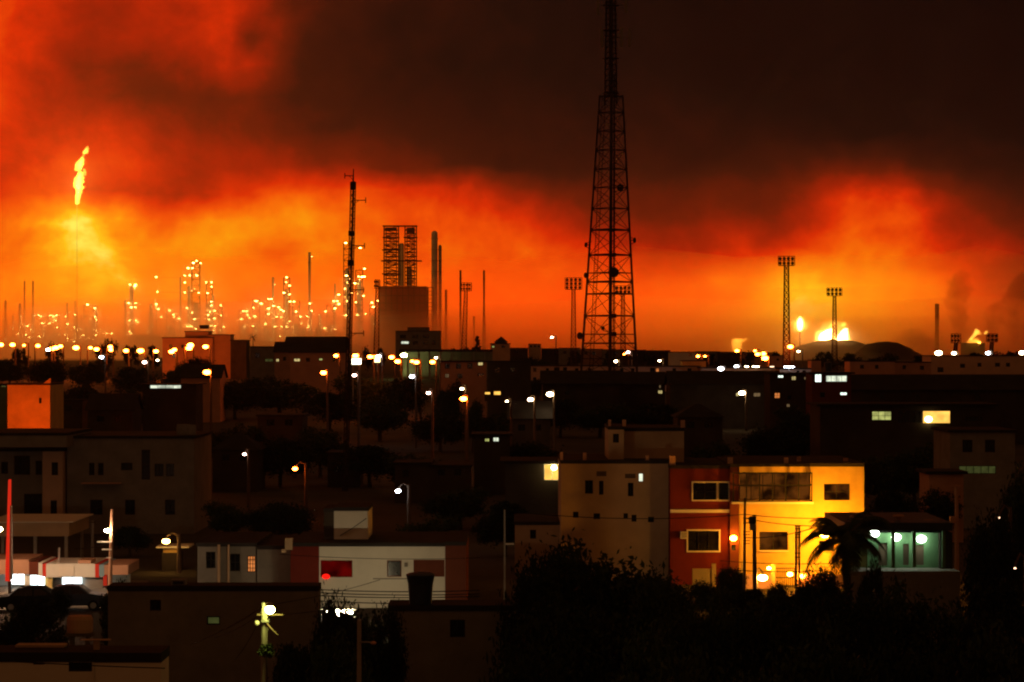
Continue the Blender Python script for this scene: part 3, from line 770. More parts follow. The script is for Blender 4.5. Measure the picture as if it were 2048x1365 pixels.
def coker():
    D=RD-100; s=D/F; zb=RB
    t = root('coker_structure', (X(805,D),D,zb), 'huge square refinery block carrying two open derricks', 'coker unit')
    MB().pbox(757,573,853,716,D,50).build('block', M['rusty'], t)
    rb = MB()
    for i in range(9): rb.pbox(756.6,576+i*15.,853.4,577.3+i*15.,D-.5,.48)
    for i in range(9): rb.pbox(760+i*11.2,573,761.3+i*11.2,716,D-.3,.28)
    rb.build('cladding_rib', M['rust'], t)
    for a,b in ((771,792),(813,828)):
        m2 = MB(); lattice_box(m2,X(a,D),X(b,D),D+11,D+21,Z(573,D)+.1,Z(455,D),22,.3); m2.build('inner_lattice', M['rust'], t)
    for a,b in ((767,796),(809,832)):
        m = MB(); lattice_box(m,X(a,D),X(b,D),D+8,D+24,Z(573,D)+.1,Z(452,D),16,.3); m.build('derrick_lattice', M['rust'], t)
    pl = MB()
    for a,b,py in ((765,834,452),(765,798,475),(807,834,475),(762,843,522),(764,799,548),(764,798,500)): pl.pbox(a,py-1.,b,py+.8,D+6,20)
    pl.pbox(770,456,792,462,D+9,12); pl.pbox(813,456,829,466,D+9,12)
    pl.each('deck', M['rust'], t)
    v = MB()
    for px in (802,818): v.lathe((X(px,D),D+16,Z(572,D)),[(3.,0),(3.,50 if px==802 else 22),(2.2,52 if px==802 else 24)],14)
    v.each('drum', M['pipe'], t)
    l = MB(); lattice_box(l,X(856,D),X(866,D),D+4,D+10,zb,Z(575,D),18,.35,False); l.build('stair_tower', M['rust'], t)
coker()
r_column(869,462,6.2,None,None,'broad pale vessel standing right of the refinery block',D=RD+80)
r_column(880,490,3.4,None,None,'slimmer vessel pressed against the right side of the broad pale vessel',D=RD+90)
r_stack(892,580,2.4,'short dark chimney right of the refinery block',D=RD-40,m='dark')
r_stack(921,541,2.,'dark chimney rising behind the floodlight tower right of the refinery block',D=3000,m='dark')
r_stack(968,541,1.9,'lone dark chimney with a flared foot, right of the refinery block',D=3000,m='dark',wide=2.2)
r_stack(948,633,1.9,'very short dim chimney between the two taller dark ones',D=3000,m='dark')
r_stack(1874,608,4.2,'stout chimney standing in smoke near the small fire at right',D=2900,m='dark',wide=1.3)
def pole_lamp(px,py):
    lamp_post(px,py,900,2.2,'white','small white lamp on a tall pole, alone left of the radio tower')
pole_lamp(1104,675)

# ---------------------------------------------------------------- fires
FL = flame_mat('flame', (1.,.52,.055), .55)
FLH = flame_mat('white_hot_flame', (1.,.70,.22), 2.6)
FLO = flame_mat('orange_flame', (1.,.36,.03), .3)
def flame(parent, rows, D, m, name='flame', amp=.22, n=14, squash=.7):
    """a lick of flame: rings along a leaning, flickering axis, torn at the edges"""
    fine = []
    for i in range(len(rows)-1):
        for k in range(4):
            t = k/4; a,b = rows[i],rows[i+1]; fine.append(tuple(a[j]+(b[j]-a[j])*t for j in range(3)))
    fine.append(rows[-1]); s = D/F; vs=[]; fs=[]
    sd = R.random()*50
    for i,(py,cx,hw) in enumerate(fine):
        for k in range(n):
            a = 2*math.pi*k/n; q = 1+amp*mnoise.noise(Vector((math.cos(a)*1.6+sd, math.sin(a)*1.6, i*.55)))*1.8
            vs.append((X(cx,D)+hw*s*q*math.cos(a), D+hw*s*squash*q*math.sin(a), Z(py,D)+.4*hw*s*amp*mnoise.noise(Vector((k*1.3+sd,i*.4,0)))))
    for i in range(len(fine)-1):
        for k in range(n):
            a=i*n+k; b=i*n+(k+1)%n; fs.append((a,b,b+n,a+n))
    fs.append(tuple(range(n-1,-1,-1))); fs.append(tuple((len(fine)-1)*n+k for k in range(n)))
    mb = MB(); mb.add(vs,fs); return mb.build(name, m, parent, smooth=True)
def flare():
    D=2600.; zb=g(D); x=X(154,D)
    t = root('flare_stack',(x,D,zb),'tall faint flare stack with a bright leaning flame high above the left of the refinery','flare')
    MB().lathe((x,D,zb),[(.5,-1),(.2,60),(.12,Z(410,D)-zb),(.5,Z(410,D)-zb),(.5,Z(408.5,D)-zb)],12).build('stack', M['pipe'], t)
    flame(t,[(408,154,3.5),(380,156,5),(350,158.5,4.5),(325,161.5,3.5),(306,169,2.2),(297,173,1.2)],D+1,FL)
    flame(t,[(409,154,4.6),(402,155,5.6),(394,156,6),(386,157.5,7),(378,159,8.5),(373,161,9.5)],D,FL)
    flame(t,[(378,152,4),(372,156,10),(364,156.5,11),(356,158.5,10),(349,161,7.5),(344,163,5)],D,FL)
    flame(t,[(343,152,3),(338,156,8),(331,159,9),(324,161,8.5),(318,164,5),(314,164,2.5)],D,FL)
    flame(t,[(352,171,2),(345,170,3.5),(338,168,3)],D,FL)
    flame(t,[(308,170,5.5),(303,171.5,6.5),(297,173.5,4),(292,176,1.2)],D,FL)
flare()
def tank_fire():
    D=2300.; zb=g(D)
    t = root('burning_tank',(X(1665,D),D,zb),'burning oil tank behind the dark mound, flames spread wide','tank fire')
    MB().lathe((X(1667,D),D+10,zb),[(17,-1),(17,Z(684,D)-zb),(16.5,Z(684,D)-zb)],24).build('tank_wall', M['dark'], t)
    flame(t,[(690,1652,15),(680,1651,15),(672,1650,13),(666,1653,11),(661,1658,8),(657,1664,3)],D,FLH)
    flame(t,[(688,1639,6),(676,1637,8),(666,1637,6.5),(660,1640,3)],D,FL)
    flame(t,[(690,1684,14),(680,1683,13),(672,1685,11),(664,1688,8),(657,1692,4)],D-6,FLH)
    flame(t,[(688,1697,7),(678,1697,5.5),(668,1696,3)],D,FL)
    flame(t,[(658,1659,3),(652,1663,6),(647,1667,4.5),(643,1669,2)],D,FL)
    flame(t,[(654,1686,4),(649,1688,6),(645,1689,3)],D,FL)
    flame(t,[(690,1669,8),(678,1669,7),(668,1670,3)],D+4,FL)
tank_fire()
def fireball():
    D=2350.; t = root('flare_stack',(X(1600,D),D,g(D)),'blinding oval flame on a low flare stack left of the tank fire','flare')
    MB().lathe((X(1600,D),D,g(D)),[(.9,-1),(.7,Z(664,D)-g(D))],10).build('stack', M['dark'], t)
    flame(t,[(663,1600,2),(658,1600,5.5),(650,1600,6.8),(643,1600,6.2),(638,1600.5,4),(634,1600.5,1.5)],D,FLH,amp=.06)
fireball()
def small_fire():
    D=2250.; t = root('burning_tank',(X(1953,D),D,g(D)),'small tank fire with a twisted flame at far right','tank fire')
    MB().lathe((X(1949,D),D+8,g(D)),[(10,-1),(10,Z(686,D)-g(D)),(9.6,Z(686,D)-g(D))],20).build('tank_wall', M['dark'], t)
    flame(t,[(686,1949,15),(683,1949,14),(680,1947,9),(677,1945,5)],D,FLO)
    flame(t,[(681,1940,4),(676,1944,4.5),(671,1949,5),(667,1953,6.5),(662,1954,5.5),(658,1952,2.5)],D,FL)
    flame(t,[(684,1956,7),(680,1955,5),(676,1953,3)],D-3,FLO)
    flame(t,[(670,1960,4),(666,1960,3.5),(662,1957,2)],D,FLO)
    flame(t,[(669,1971,3.5),(665,1972,4),(662,1974,2)],D,FL)
small_fire()
def lit_steam():
    D=2300.; t = root('ground_flare',(X(1474,D),D,g(D)),'dull orange square-shouldered flame above roofs left of the tallest floodlight tower','flare')
    MB().lathe((X(1474,D),D,g(D)),[(1.2,-1),(1.,Z(705,D)-g(D))],10).build('stack', M['dark'], t)
    flame(t,[(706,1474,8),(698,1474,10),(690,1473.5,10.5),(683,1474,11),(679,1475,11.5),(678,1477,9)],D,FLO,amp=.12)
    flame(t,[(684,1485,5),(680,1488,6),(677,1492,3.5),(676.5,1496,1)],D,FLO)
lit_steam()
def fire_light(name, px, py, D, power, rad):
    l = bpy.data.lights.new(name, 'POINT'); l.energy = power; l.color = (1.,.27,.03); l.shadow_soft_size = rad
    o = bpy.data.objects.new(name, l); COL.objects.link(o); o.location = P(px,py,D)
fire_light('flare_light', 157, 360, 2600, 3.2e6, 14)
fire_light('tank_fire_light', 1665, 662, 2296, 6e4, 10)
fire_light('low_flare_light', 1600, 648, 2346, 5e4, 6)
# smoke that hangs low around the burning plant
def plume(rows, D, dens, col, label, gph=.5):
    t = MB(); fine=[]
    for i in range(len(rows)-1):
        for k in range(5):
            q=k/5; a,b=rows[i],rows[i+1]; fine.append(tuple(a[j]+(b[j]-a[j])*q for j in range(3)))
    fine.append(rows[-1]); s=D/F; n=18; vs=[]; fs=[]; sd=R.random()*90
    for i,(py,cx,hw) in enumerate(fine):
        for k in range(n):
            a=2*math.pi*k/n; q=1+.75*mnoise.noise(Vector((math.cos(a)*1.2+sd,math.sin(a)*1.2,i*.28)))+.5*mnoise.noise(Vector((math.cos(a)*3+sd,math.sin(a)*3,i*.7)))
            vs.append((X(cx,D)+hw*s*q*math.cos(a),D+hw*s*q*math.sin(a),Z(py,D)))
    for i in range(len(fine)-1):
        for k in range(n):
            a=i*n+k; b=i*n+(k+1)%n; fs.append((a,b,b+n,a+n))
    fs.append(tuple(range(n-1,-1,-1))); fs.append(tuple((len(fine)-1)*n+k for k in range(n)))
    t.add(vs,fs); o=t.thing('smoke_plume', vol_mat('smoke', col, dens, gph), label, 'smoke', None, True); return o
plume([(692,1925,9),(670,1922,14),(640,1916,20),(610,1912,24),(580,1914,26),(555,1920,20),(540,1924,6)],2500,0.0215,(.32,.2,.14),'dark smoke column rising left of the small fire at right')
plume([(690,1985,8),(668,1982,14),(640,1986,20),(615,1994,20),(600,2002,8)],2500,0.0190,(.3,.2,.14),'short dark smoke puff rising right of the small fire')
plume([(705,2040,12),(670,2042,24),(630,2040,32),(590,2044,36),(555,2052,28),(540,2060,8)],2550,0.0175,(.28,.19,.14),'large dark smoke cloud at the right edge of the picture')
plume([(703,1838,30),(690,1834,44),(675,1832,44),(662,1830,26),(656,1828,8)],2700,0.0135,(.34,.2,.13),'brown smoke hanging around the foot of the stout chimney')

# the smoke bank over the burning plant: a thick layer beyond the town
def smoke_bank(name, rise, dens, wob, y0, y1, xw, label):
    mb=MB(); nx,ny=15,9; x0,x1=-xw,xw; vs=[]; fs=[]
    for j in range(ny):
        for i in range(nx):
            fx=i/(nx-1); fy=j/(ny-1); x=x0+(x1-x0)*fx; y=y0+(y1-y0)*fy
            if j==0: y+=60*mnoise.noise(Vector((i*.7,0,3)))
            vs.append((x,y,11+rise*fy+wob*fy*mnoise.noise(Vector((i*.9,j*.5,0)))))
    off=len(vs)
    for j in range(ny):
        for i in range(nx): v=vs[j*nx+i]; vs.append((v[0],v[1],8.9-.5))
    for j in range(ny-1):
        for i in range(nx-1):
            a=j*nx+i; fs.append((a,a+1,a+nx+1,a+nx)); fs.append((a+off,a+nx+off,a+nx+1+off,a+1+off))
    for i in range(nx-1): fs.append((i,i+off,i+1+off,i+1)); a=(ny-1)*nx+i; fs.append((a,a+1,a+1+off,a+off))
    for j in range(ny-1):
        a=j*nx; fs.append((a,a+nx,a+nx+off,a+off)); a=j*nx+nx-1; fs.append((a,a+off,a+nx+off,a+nx))
    mb.add(vs,fs); o=mb.build('smoke', vol_mat(name,(1.,.97,.93),dens,.98)); tag(o,label,'smoke',None,'stuff')
smoke_bank('smoke_bank',145,.0007,56,1750,3950,1100,'glowing smoke layer over the burning refinery')
smoke_bank('low_smoke_bank',80,.0013,30,1800,3900,1080,'denser low smoke around the foot of the burning refinery')
def haze():
    o=MB().box(-1250,1250,-110,4210,-1.2,265).build('haze', vol_mat('haze',(.9,.85,.8),.000013,.85)); tag(o,'thin night haze over the town','haze',None,'stuff')
haze()

# ================================================================ THE TOWN: distant roofs (plateau)
W4 = (2,1)
r = bld('house','low house under the refinery, its wall washed orange by street lamps','house',325,675,425,705,14,'salmon',
   [(338,690,345,697,'dark'),(362,690,369,697,'dark'),(345,708,351,716,'faint')],roof='flat')
body(r,370,662.5,417,708,8,'salmon',[],zbase=Z(675,708)+.02,name='upper_storey')
body(r,417,669,461,706,9,'salmon',[],name='side_wing'); body(r,461,680,493,704,9,'dark',[],name='low_wing')
roof_tank(397,650,418,658,712,'square-looking tank on stilts above the orange-washed house','ironw')
bld('house','broad dim house with green-lit wall spot and palms behind','house',500,693,556,640,12,'grey',[(510,706,520,716,'dark'),(530,718,546,724,'olive')])  # the green-lit spot on the wall is a glowing pane
bld('house','dim house with one small square lit window, right of a dark tree','house',549,705,600,600,10,'salmon',[(552,718,558,724,'yellow'),(566,714,572,722,'dark')],roof='gable')
bld('house','dim long house with a wide cream-lit window','house',580,706,690,570,12,'salmon',[(588,717.5,600,723.5,'yellow'),(638,717,645,721.5,'greeny'),(612,716,620,724,'dark'),(664,716,672,725,'dark')],roof='gable')
bld('warehouse','dark long-roofed warehouse below the furnace stacks','warehouse',570,690,690,760,16,'dark',[(600,702.,616,703.2,'faint')],roof='gable')
r = bld('apartment_building','tall grey apartment block with a lit window strip, in front of the refinery block','apartment block',791,662,880,860,14,'grey',
   [(802,683,818,688.5,'white','ironw',(3,1)),(800,670,812,677,'dark'),(824,670,836,677,'dark'),(846,670,858,677,'dark'),(826,683,836,690,'dark'),(846,682,856,691,'dark'),(864,682,872,690,'dark')],over=.05)
body(r,815,655,858,864,7,'grey',[],zbase=Z(662,864)+.05,name='roof_storey',over=.05)
def grandstand():
    D=700.; t=root('grandstand',(X(890,D),D,g(D)),'long dark grandstand roof with its left underside lit yellow-green','grandstand')
    z=Z(704,D); x0,x1=X(800,D),X(985,D)
    MB().box(x0,x1,D-6,D+10,z,z+.6).build('roof',M['roof'],t)
    MB().box(x0+.5,x1,D+7,D+9,g(D)-.3,z-.01).build('back_wall',M['grey'],t)
    c=MB(); 
    for i in range(8): x=x0+2+i*(x1-x0-4)/7; c.box(x-.2,x+.2,D-.2,D+.2,g(D)-.3,z-.01)
    c.each('post',M['steel'],t)
    b=MB()
    for i in range(5): b.box(x0+.6,x1-.2,D+1+i*1.15,D+2.14+i*1.15,g(D)-.3,g(D)+.8+i*.5)
    b.each('tier',M['grey'],t)
    MB().ball((x0+1.0,D+1,z-.9),.9,.9,.5).build('lamp',emit('stand_lamp',(.85,1.,.3),45),t)
grandstand()
bld('house','boxy skyline house with a yellow-lit end wall and roof lamps','house',981,687,1020,760,9,'beige',[(984,692,989,696,'greeny'),(1003,691,1010,696,'dark')])
r=bld('house','skyline house with pyramid roof behind roof lamps','house',990,685,1014,780,8,'dark',[(996,690,1001,695,'dark')],roof='hip')
bld('apartment_building','pale square block on the skyline, left of the radio tower','apartment block',1057,688,1082,900,10,'beige',[(1060,691,1064,695,'dark'),(1068,691,1072,695,'dark'),(1076,691,1080,695,'dark')],over=.05)
bld('house','low skyline house with faint wall, right of the pyramid roof','house',1020,696,1056,820,9,'dark',[(1030,701,1036,706,'dark')])
k=0
for (a,b,y,D,w,lab) in ((1083,1118,697,880,'dark','row house under the single white pole lamp'),(1118,1160,696,870,'grey','flat row house behind the left leg of the radio tower'),
   (1160,1205,698,880,'salmon','reddish row house seen through the radio tower'),(1205,1246,699,875,'grey','grey row house behind the thick leg of the radio tower'),
   (1246,1292,700,880,'dark','row house under a pinkish lamp, right leg of the radio tower'),(1292,1340,701,870,'dark','dark row house right of the radio tower'),(1395,1440,703,880,'grey','grey row house right of the pale green one'),
   (1440,1490,704,870,'dark','dark row house under the orange ground flame'),(1490,1545,705,860,'salmon','reddish row house beside the white-hot lamp cluster')):
    bld('house',lab,'house',a,y,b,D,10,w,[(a+8,y+6,a+15,y+12,'dark'),(a+24,y+6,a+31,y+12,'dark')],over=.1)
bld('house','pale green-white house catching light, right of the radio tower','house',1340,704,1394,800,9,'white',[(1378,708,1383,713,'dark')],over=.1)
bld('shed','flat shed with a glowing red-orange front, between dark roofs','shed',1365,721,1412,640,8,'ochre',[])
bld('house','house with bright red-washed wall and two dark windows, left of the white-lit house','house',1560,737,1622,520,8,'sand',[(1593,741,1599,748,'dark'),(1605,741,1612,748,'dark')],over=.1)
bld('house','squat reddish tower-like house behind the white-lit house','house',1623,720,1642,560,7,'salmon',[],over=.05)
bld('house','reddish boxy house at the foot of the tallest floodlight tower','house',1546,711,1568,760,8,'salmon',[(1553,717,1558,722,'dark')],over=.05)
r=bld('apartment_building','long block with beige end, red-washed wall and four dark windows','apartment block',1040,731,1214,600,12,'sand',
   [(1066,736,1073,744,'dark'),(1092,737,1098,744,'dark'),(1108,735,1119,744,'dark'),(1126,735,1134,744,'dark'),(1150,737,1157,745,'dark'),(1176,737,1183,745,'dark'),(1066,755,1073,762,'dark'),(1126,755,1134,762,'dark'),(1176,755,1183,762,'dark')])
MB().pbox(1040,733.5,1052,770,599.94,.05).build('end_panel',M['trim'],r)
bld('apartment_building','long low block with red patch right of the radio tower base','apartment block',1216,732,1400,610,12,'sand',
   [(1240,737,1247,746,'dark'),(1262,737,1269,746,'dark'),(1300,736,1310,746,'dark'),(1312,737,1318,744,'orange'),(1345,737,1352,745,'dark'),(1375,737,1383,745,'dark'),(1240,752,1247,758,'dark'),(1345,752,1352,758,'dark')])
bld('apartment_building','long dim block under a line of cool white lamps','apartment block',1402,735,1562,600,12,'salmon',[(1430,742,1436,747,'dark'),(1480,742,1488,748,'dark'),(1510,742,1516,748,'dark'),(1540,742,1547,748,'dark')])
bld('shed','small brown box house with one dark window on the long dim roof','shed',1505,749,1527,560,5,'beige',[(1510,754,1514,758,'dark')],roof='flat',over=.05)
for (a,b,y,D,lab) in ((1085,1240,763,470,'dark pitched roof below the beige-ended block'),(1240,1330,765,480,'dark pitched roof with a small yellow window'),(1340,1560,765,450,'broad dark pitched roof above a white lamp')):
    bld('house',lab,'house',a,y+6,b,D,11,'dark',[(1316,781,1325,788,'yellow'),(1318,770,1322,777,'faint')] if a==1240 else ([(1472,786,1478,793,'yellow'),(1507,786,1521,794,'faint')] if a==1340 else [(1130,782,1138,790,'dark')]),roof='gable')
# white-lit house and its neighbours
r=bld('house','tall dim house with white-lit rooms under a flat black roof','house',1624,745,1702,380,8,'brown',
   [(1630,749,1643,765,'bright'),(1652,751.5,1694,764,'white','ironw',(4,1)),(1680.5,785,1694,791,'bright'),(1640,785,1650,795,'dark'),(1640,812,1650,822,'dark'),(1680,812,1690,822,'dark')],over=.5)
roof_tank(1649,724,1665,743,384,'black water tank on the flat roof of the white-lit house')
bld('house','dim house with three small lit windows beside the white-lit house','house',1540,746,1623,400,9,'dark',[(1556,751,1567,756,'bright'),(1583,753,1592,761,'yellow'),(1608,754,1615,760,'faint'),(1549,786,1560,797,'orange','ironw',(2,2)),(1575,790,1583,800,'dark'),(1573,808,1580,815,'faint')])
bld('apartment_building','wide brown block with three dark windows under the white lamps at far right','apartment block',1862,711,2060,650,14,'sand',[(1955,726,1963,734,'dark'),(1990,726,2000,734,'dark'),(2012,726,2020,734,'dark'),(1875,735,1887,745,'dark'),(1920,728,1930,736,'dark')],over=.15)
bld('house','dim brown row under the rounded mound','house',1700,722,1790,620,10,'salmon',[(1720,730,1728,738,'dark'),(1750,730,1757,738,'dark')],over=.1)
bld('house','dim brown house left of the wide brown block','house',1790,724,1862,630,10,'salmon',[(1805,731,1812,739,'dark'),(1840,732,1848,740,'dark')],over=.1)
bld('house','low wall row with red patches above a black roof','house',1700,752,1862,460,8,'sand',[(1722,757,1732,766,'dark'),(1765,757,1775,766,'dark'),(1815,758,1825,767,'dark')],over=.5)
bld('house','low row with bright red-washed wall and dark doorway, right side','house',1862,753,2060,455,8,'sand',[(1888,758,1898,768,'dark'),(1944,761,1950,769,'dark'),(1996,758,2008,768,'dark')],over=.5)
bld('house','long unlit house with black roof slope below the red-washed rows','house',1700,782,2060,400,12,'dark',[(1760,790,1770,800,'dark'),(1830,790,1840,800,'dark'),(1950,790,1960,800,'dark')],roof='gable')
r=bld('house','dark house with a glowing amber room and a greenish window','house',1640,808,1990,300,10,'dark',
   [(1744,823,1783,841,'greeny','ironw',(3,2)),(1796,822,1843,846,'dark','ironw',(4,1)),(1845.5,822,1901,847.5,'amber','ironw',(1,1)),(1930,834,1965,842,'dark')],over=.4)
MB().ball(P(1857,839,299.7),.42,.12,.35).build('wall_lamp',emit('amber_lamp',(1.,.75,.3),14),r)
bld('house','dim house with an olive-lit porch, at right behind black trees','house',1900,860,2030,232,9,'grey',[(1918,932,1992,948,'olive','ironw',(5,1)),(1925,880,1945,905,'dark'),(1970,880,1990,905,'dark')])  # olive-lit wall drawn as a pane that glows by itself
bld('shed','small pink-washed wall under a thin roof, behind the trees at right','shed',1858,943,1927,215,5,'salmon',[],over=.3)
# middle distance
bld('house','two-storey house with verandas, orange wall and one lit upper window','house',882,722,972,430,9,'salmon',
   [(890,727,900,738,'dark'),(912,727,922,738,'dark'),(956,725,966,731.5,'yellow'),(935,727,945,738,'dark'),(955,747,968,753,'dark'),(890,748,898,756,'faint'),(915,748,925,757,'dark')],over=.3)
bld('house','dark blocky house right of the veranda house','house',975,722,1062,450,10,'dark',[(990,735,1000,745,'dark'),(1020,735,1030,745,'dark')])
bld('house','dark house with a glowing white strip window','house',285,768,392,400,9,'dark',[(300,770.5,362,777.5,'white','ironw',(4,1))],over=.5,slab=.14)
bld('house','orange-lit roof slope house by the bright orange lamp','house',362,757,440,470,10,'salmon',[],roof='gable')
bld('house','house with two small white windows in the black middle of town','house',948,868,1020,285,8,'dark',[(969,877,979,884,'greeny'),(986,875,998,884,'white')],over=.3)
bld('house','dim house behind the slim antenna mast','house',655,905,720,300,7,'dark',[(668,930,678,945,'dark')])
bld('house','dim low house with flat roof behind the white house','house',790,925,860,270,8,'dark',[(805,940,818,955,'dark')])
r=bld('house','orange windowless gable wall lit by a hidden lamp, left edge','house',15,767,100,330,10,'ochre',[(78,796,83,807,'dark')],over=.02)
MB().add([(X(87,330),329.98,Z(767,330)),(X(101,330),329.98,Z(767,330)),(X(101,330),329.98,Z(756,330))],[(0,1,2)]).add([(X(87,330),330.3,Z(767,330)),(X(101,330),330.3,Z(767,330)),(X(101,330),330.3,Z(756,330))],[(0,2,1)]).add([(X(87,330),329.98,Z(767,330)),(X(101,330),329.98,Z(756,330)),(X(101,330),330.3,Z(756,330)),(X(87,330),330.3,Z(767,330))],[(0,1,2,3)]).build('parapet_corner',M['ochre'],r)
bld('house','green-walled house at the left edge beside the orange gable wall','house',-40,769,13,335,9,'greenw',[(2,770,12,774,'greeny')],over=.1)
# unlit houses that fill the dark middle of the town
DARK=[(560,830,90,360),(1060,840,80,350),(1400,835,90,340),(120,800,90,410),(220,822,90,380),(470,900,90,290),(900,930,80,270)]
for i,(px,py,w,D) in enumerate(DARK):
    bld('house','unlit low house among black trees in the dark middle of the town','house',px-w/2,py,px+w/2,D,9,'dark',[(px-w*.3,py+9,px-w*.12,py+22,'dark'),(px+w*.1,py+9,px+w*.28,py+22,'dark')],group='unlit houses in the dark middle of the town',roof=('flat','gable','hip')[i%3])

# ================================================================ NEAR BUILDINGS
# --- the two-storey house lit yellow by the street lamp
HD=176.
def lit_house():
    t = root('house',(X(1425,HD),HD+6,0),'large two-storey house, right half lit bright yellow, red middle, dim beige left wing','house')
    D=HD
    body(t,1122,921,1340,HD+2,11,'beige',[(1170,961,1186,988,'dark'),(1198,962,1207,990,'dark'),(1256,966,1267,993,'dark'),(1278,948,1285.5,963,'white',None),(1193,943,1213,953,'wood','wood'),(1250,948,1271,957,'wood','wood'),
       (1146,1024,1157,1036,'dark'),(1187,1027,1200,1039,'dark'),(1247,1027,1256,1038,'dark'),(1263,1030,1273,1044,'dark'),(1296,1034,1308,1045,'dark')],name='left_wing',over=.03)
    body(t,1340.5,931,1459.5,HD,12,'red',[(1386,966,1433,1000,'dark','ironw',(2,2)),(1437,966,1457.5,1000,'dark','ironw',(1,1)),(1376,1062,1438,1102,'dark','ironw',(3,1))],name='red_wall',over=.02)
    for q in ((1386,966,1433,1000),(1437,966,1457.,1000),(1376,1062,1438,1102)): surround(t,*q,D=HD,t=.09)
    MB().pbox(1340.5,1019.5,1459.5,1026,HD-.12,.118).build('string_course',M['trim'],t)
    ac=MB().pbox(1361,1064,1376,1078,HD-.45,.44).build('air_conditioner',M['trim'],t)
    g_=MB()
    for i in range(5): g_.pbox(1363,1066+i*2.2,1374,1067+i*2.2,HD-.47,.018)
    g_.build('grille',M['ironw'],ac)
    body(t,1460,928,1478,HD-.35,12,'brown',[(1463,1090,1471,1101,'dark',None)],name='pier',over=.02)
    body(t,1478.5,927,1728,HD-.1,13,'ochre',[(1479,945,1621,1001,'warm','ironw',(6,2)),(1648,968,1700,1001,'warm','ironw',(2,2)),(1519,1064,1576,1101,'warm','ironw',(2,1)),(1638,1082,1668,1103,'dark','ironw',(2,1)),(1690,1084,1712,1110,'wood','ironw')],name='yellow_wall',over=.02,rev=.3)  # warm panes glow in place of orange reflections
    MB().pbox(1519,1101.5,1577,1104,HD-.28,.17).build('window_sill',M['trim'],t)
    # glazed balcony corner
    b=MB(); z0,z1=Z(1001,HD),Z(945,HD); x0,x1=X(1464,HD),X(1620,HD); y=HD-1.1
    for k in range(7): x=x0+(x1-x0)*k/6; b.box(x-.04,x+.04,y,y+.08,z0,z1)
    for z in (z0,z0+(z1-z0)*.57,z1): b.box(x0-.04,x1+.04,y+.004,y+.076,z-.04,z+.04)
    for xx in (x0,x1):
        for z in (z0,z0+(z1-z0)*.57,z1): b.box(xx-.035,xx+.035,y+.08,HD-.11,z-.035,z+.035)
    b.build('balcony_lattice',M['ironw'],t)
    MB().box(x0-.1,x1+.1,y-.05,HD-.46,z0-.18,z0-.045).build('balcony_slab',M['trim'],t)
    # rooftop room and column stubs for a floor never built
    body(t,1217,853,1248,HD+3.5,7,'beige',[(1226,868,1238,886,'dark')],zbase=Z(921,HD+3.5)-.5,name='stair_tower',over=.03)
    body(t,1248.5,856,1368,HD+5,8,'beige',[],zbase=Z(930,HD+5)-.5,name='roof_room',over=.03)
    st=MB()
    for a,b2,y0,y1,d in ((1217,1222,840,853,3.6),(1245,1252,840,853,3.6),(1362,1370,841,856,5.1),(1120,1126,905,921,2.1),(1166,1173,906,921,2.1),(1291,1298,911,925,2.1),(1339,1351,912,931,.1),(1456,1466,916,928,.1),(1569,1577,916,927,.1),(1595,1602,915,927,3.),(1688,1696,917,927,3.)):
        st.pbox(a,y0,b2,y1-.1,HD+d,.4)
    st.each('column_stub',M['salmon'],t)
    wl=MB().ball(P(1467,1077,HD-.75),.22,.2,.17).build('wall_lamp',E['sodium_wall'],t)
    MB().tube([P(1467,1079,HD-.36),P(1467,1073,HD-.6),P(1467,1074,HD-.75)],.04,5).build('bracket',M['ironw'],wl)
lit_house()
def garden_wall():
    t=root('garden_wall',(X(1560,170),170,0),'low lit garden wall with gate in front of the yellow house','wall')
    MB().pbox(1385,1138,1425,1178,170,.2).build('wall_panel',M['ochre'],t)
    MB().pbox(1490,1150,1545,1178,170,.2).build('wall_panel',M['salmon'],t); MB().pbox(1600,1150,1760,1178,170,.2).build('wall_panel',M['salmon'],t)
    p=MB()
    for px in (1428,1488,1547,1598): p.pbox(px-4,1128,px+4,1178,169.9,.42)
    p.each('pillar',M['ochre'],t)
    gb=MB()
    for px in np.arange(1552,1594,4.2): gb.bar((X(px,170),170.1,Z(1136,170)),(X(px,170),170.1,Z(1176,170)),.02)
    for py in (1137,1156,1174): gb.bar((X(1551,170),170.1,Z(py,170)),(X(1594,170),170.1,Z(py,170)),.025)
    gb.build('gate_grille',M['ironw'],t)
    for px,py,rr in ((1580,1149,.2),(1606,1153,.2),(1538,1137,.16)):
        MB().ball(P(px,py,169.6),rr*.9,rr*.9,rr*.62).build('lamp',E['sodium'],t)
garden_wall()
def dim_annex():
    bld('house','low dim beige annex left of the big lit house','house',1030,1044,1121,182,9,'beige',[(1060,1060,1072,1078,'dark')],over=.05)
    r=bld('house','small dark house with a bright amber porch under its roof','house',1010,922,1121,215,8,'dark',[(1088,929,1121,961,'amber','trim',(2,1))],over=.4)
    MB().ball(P(1108,936,214.6),.22,.2,.2).build('porch_lamp',emit('porch_lamp',(1.,.78,.32),40),r)
dim_annex()
def bracket_post():
    t=root('gate_frame',(X(1009,150),150,0),'thin orange-lit pole with a foot bracket, beside the big tree','pole')
    MB().pbox(1007.5,1020,1011,1200,150,.1).build('post',M['pole'],t); MB().pbox(1011.2,1087,1028,1090,150,.1).build('foot_rail',M['trim'],t)
bracket_post()
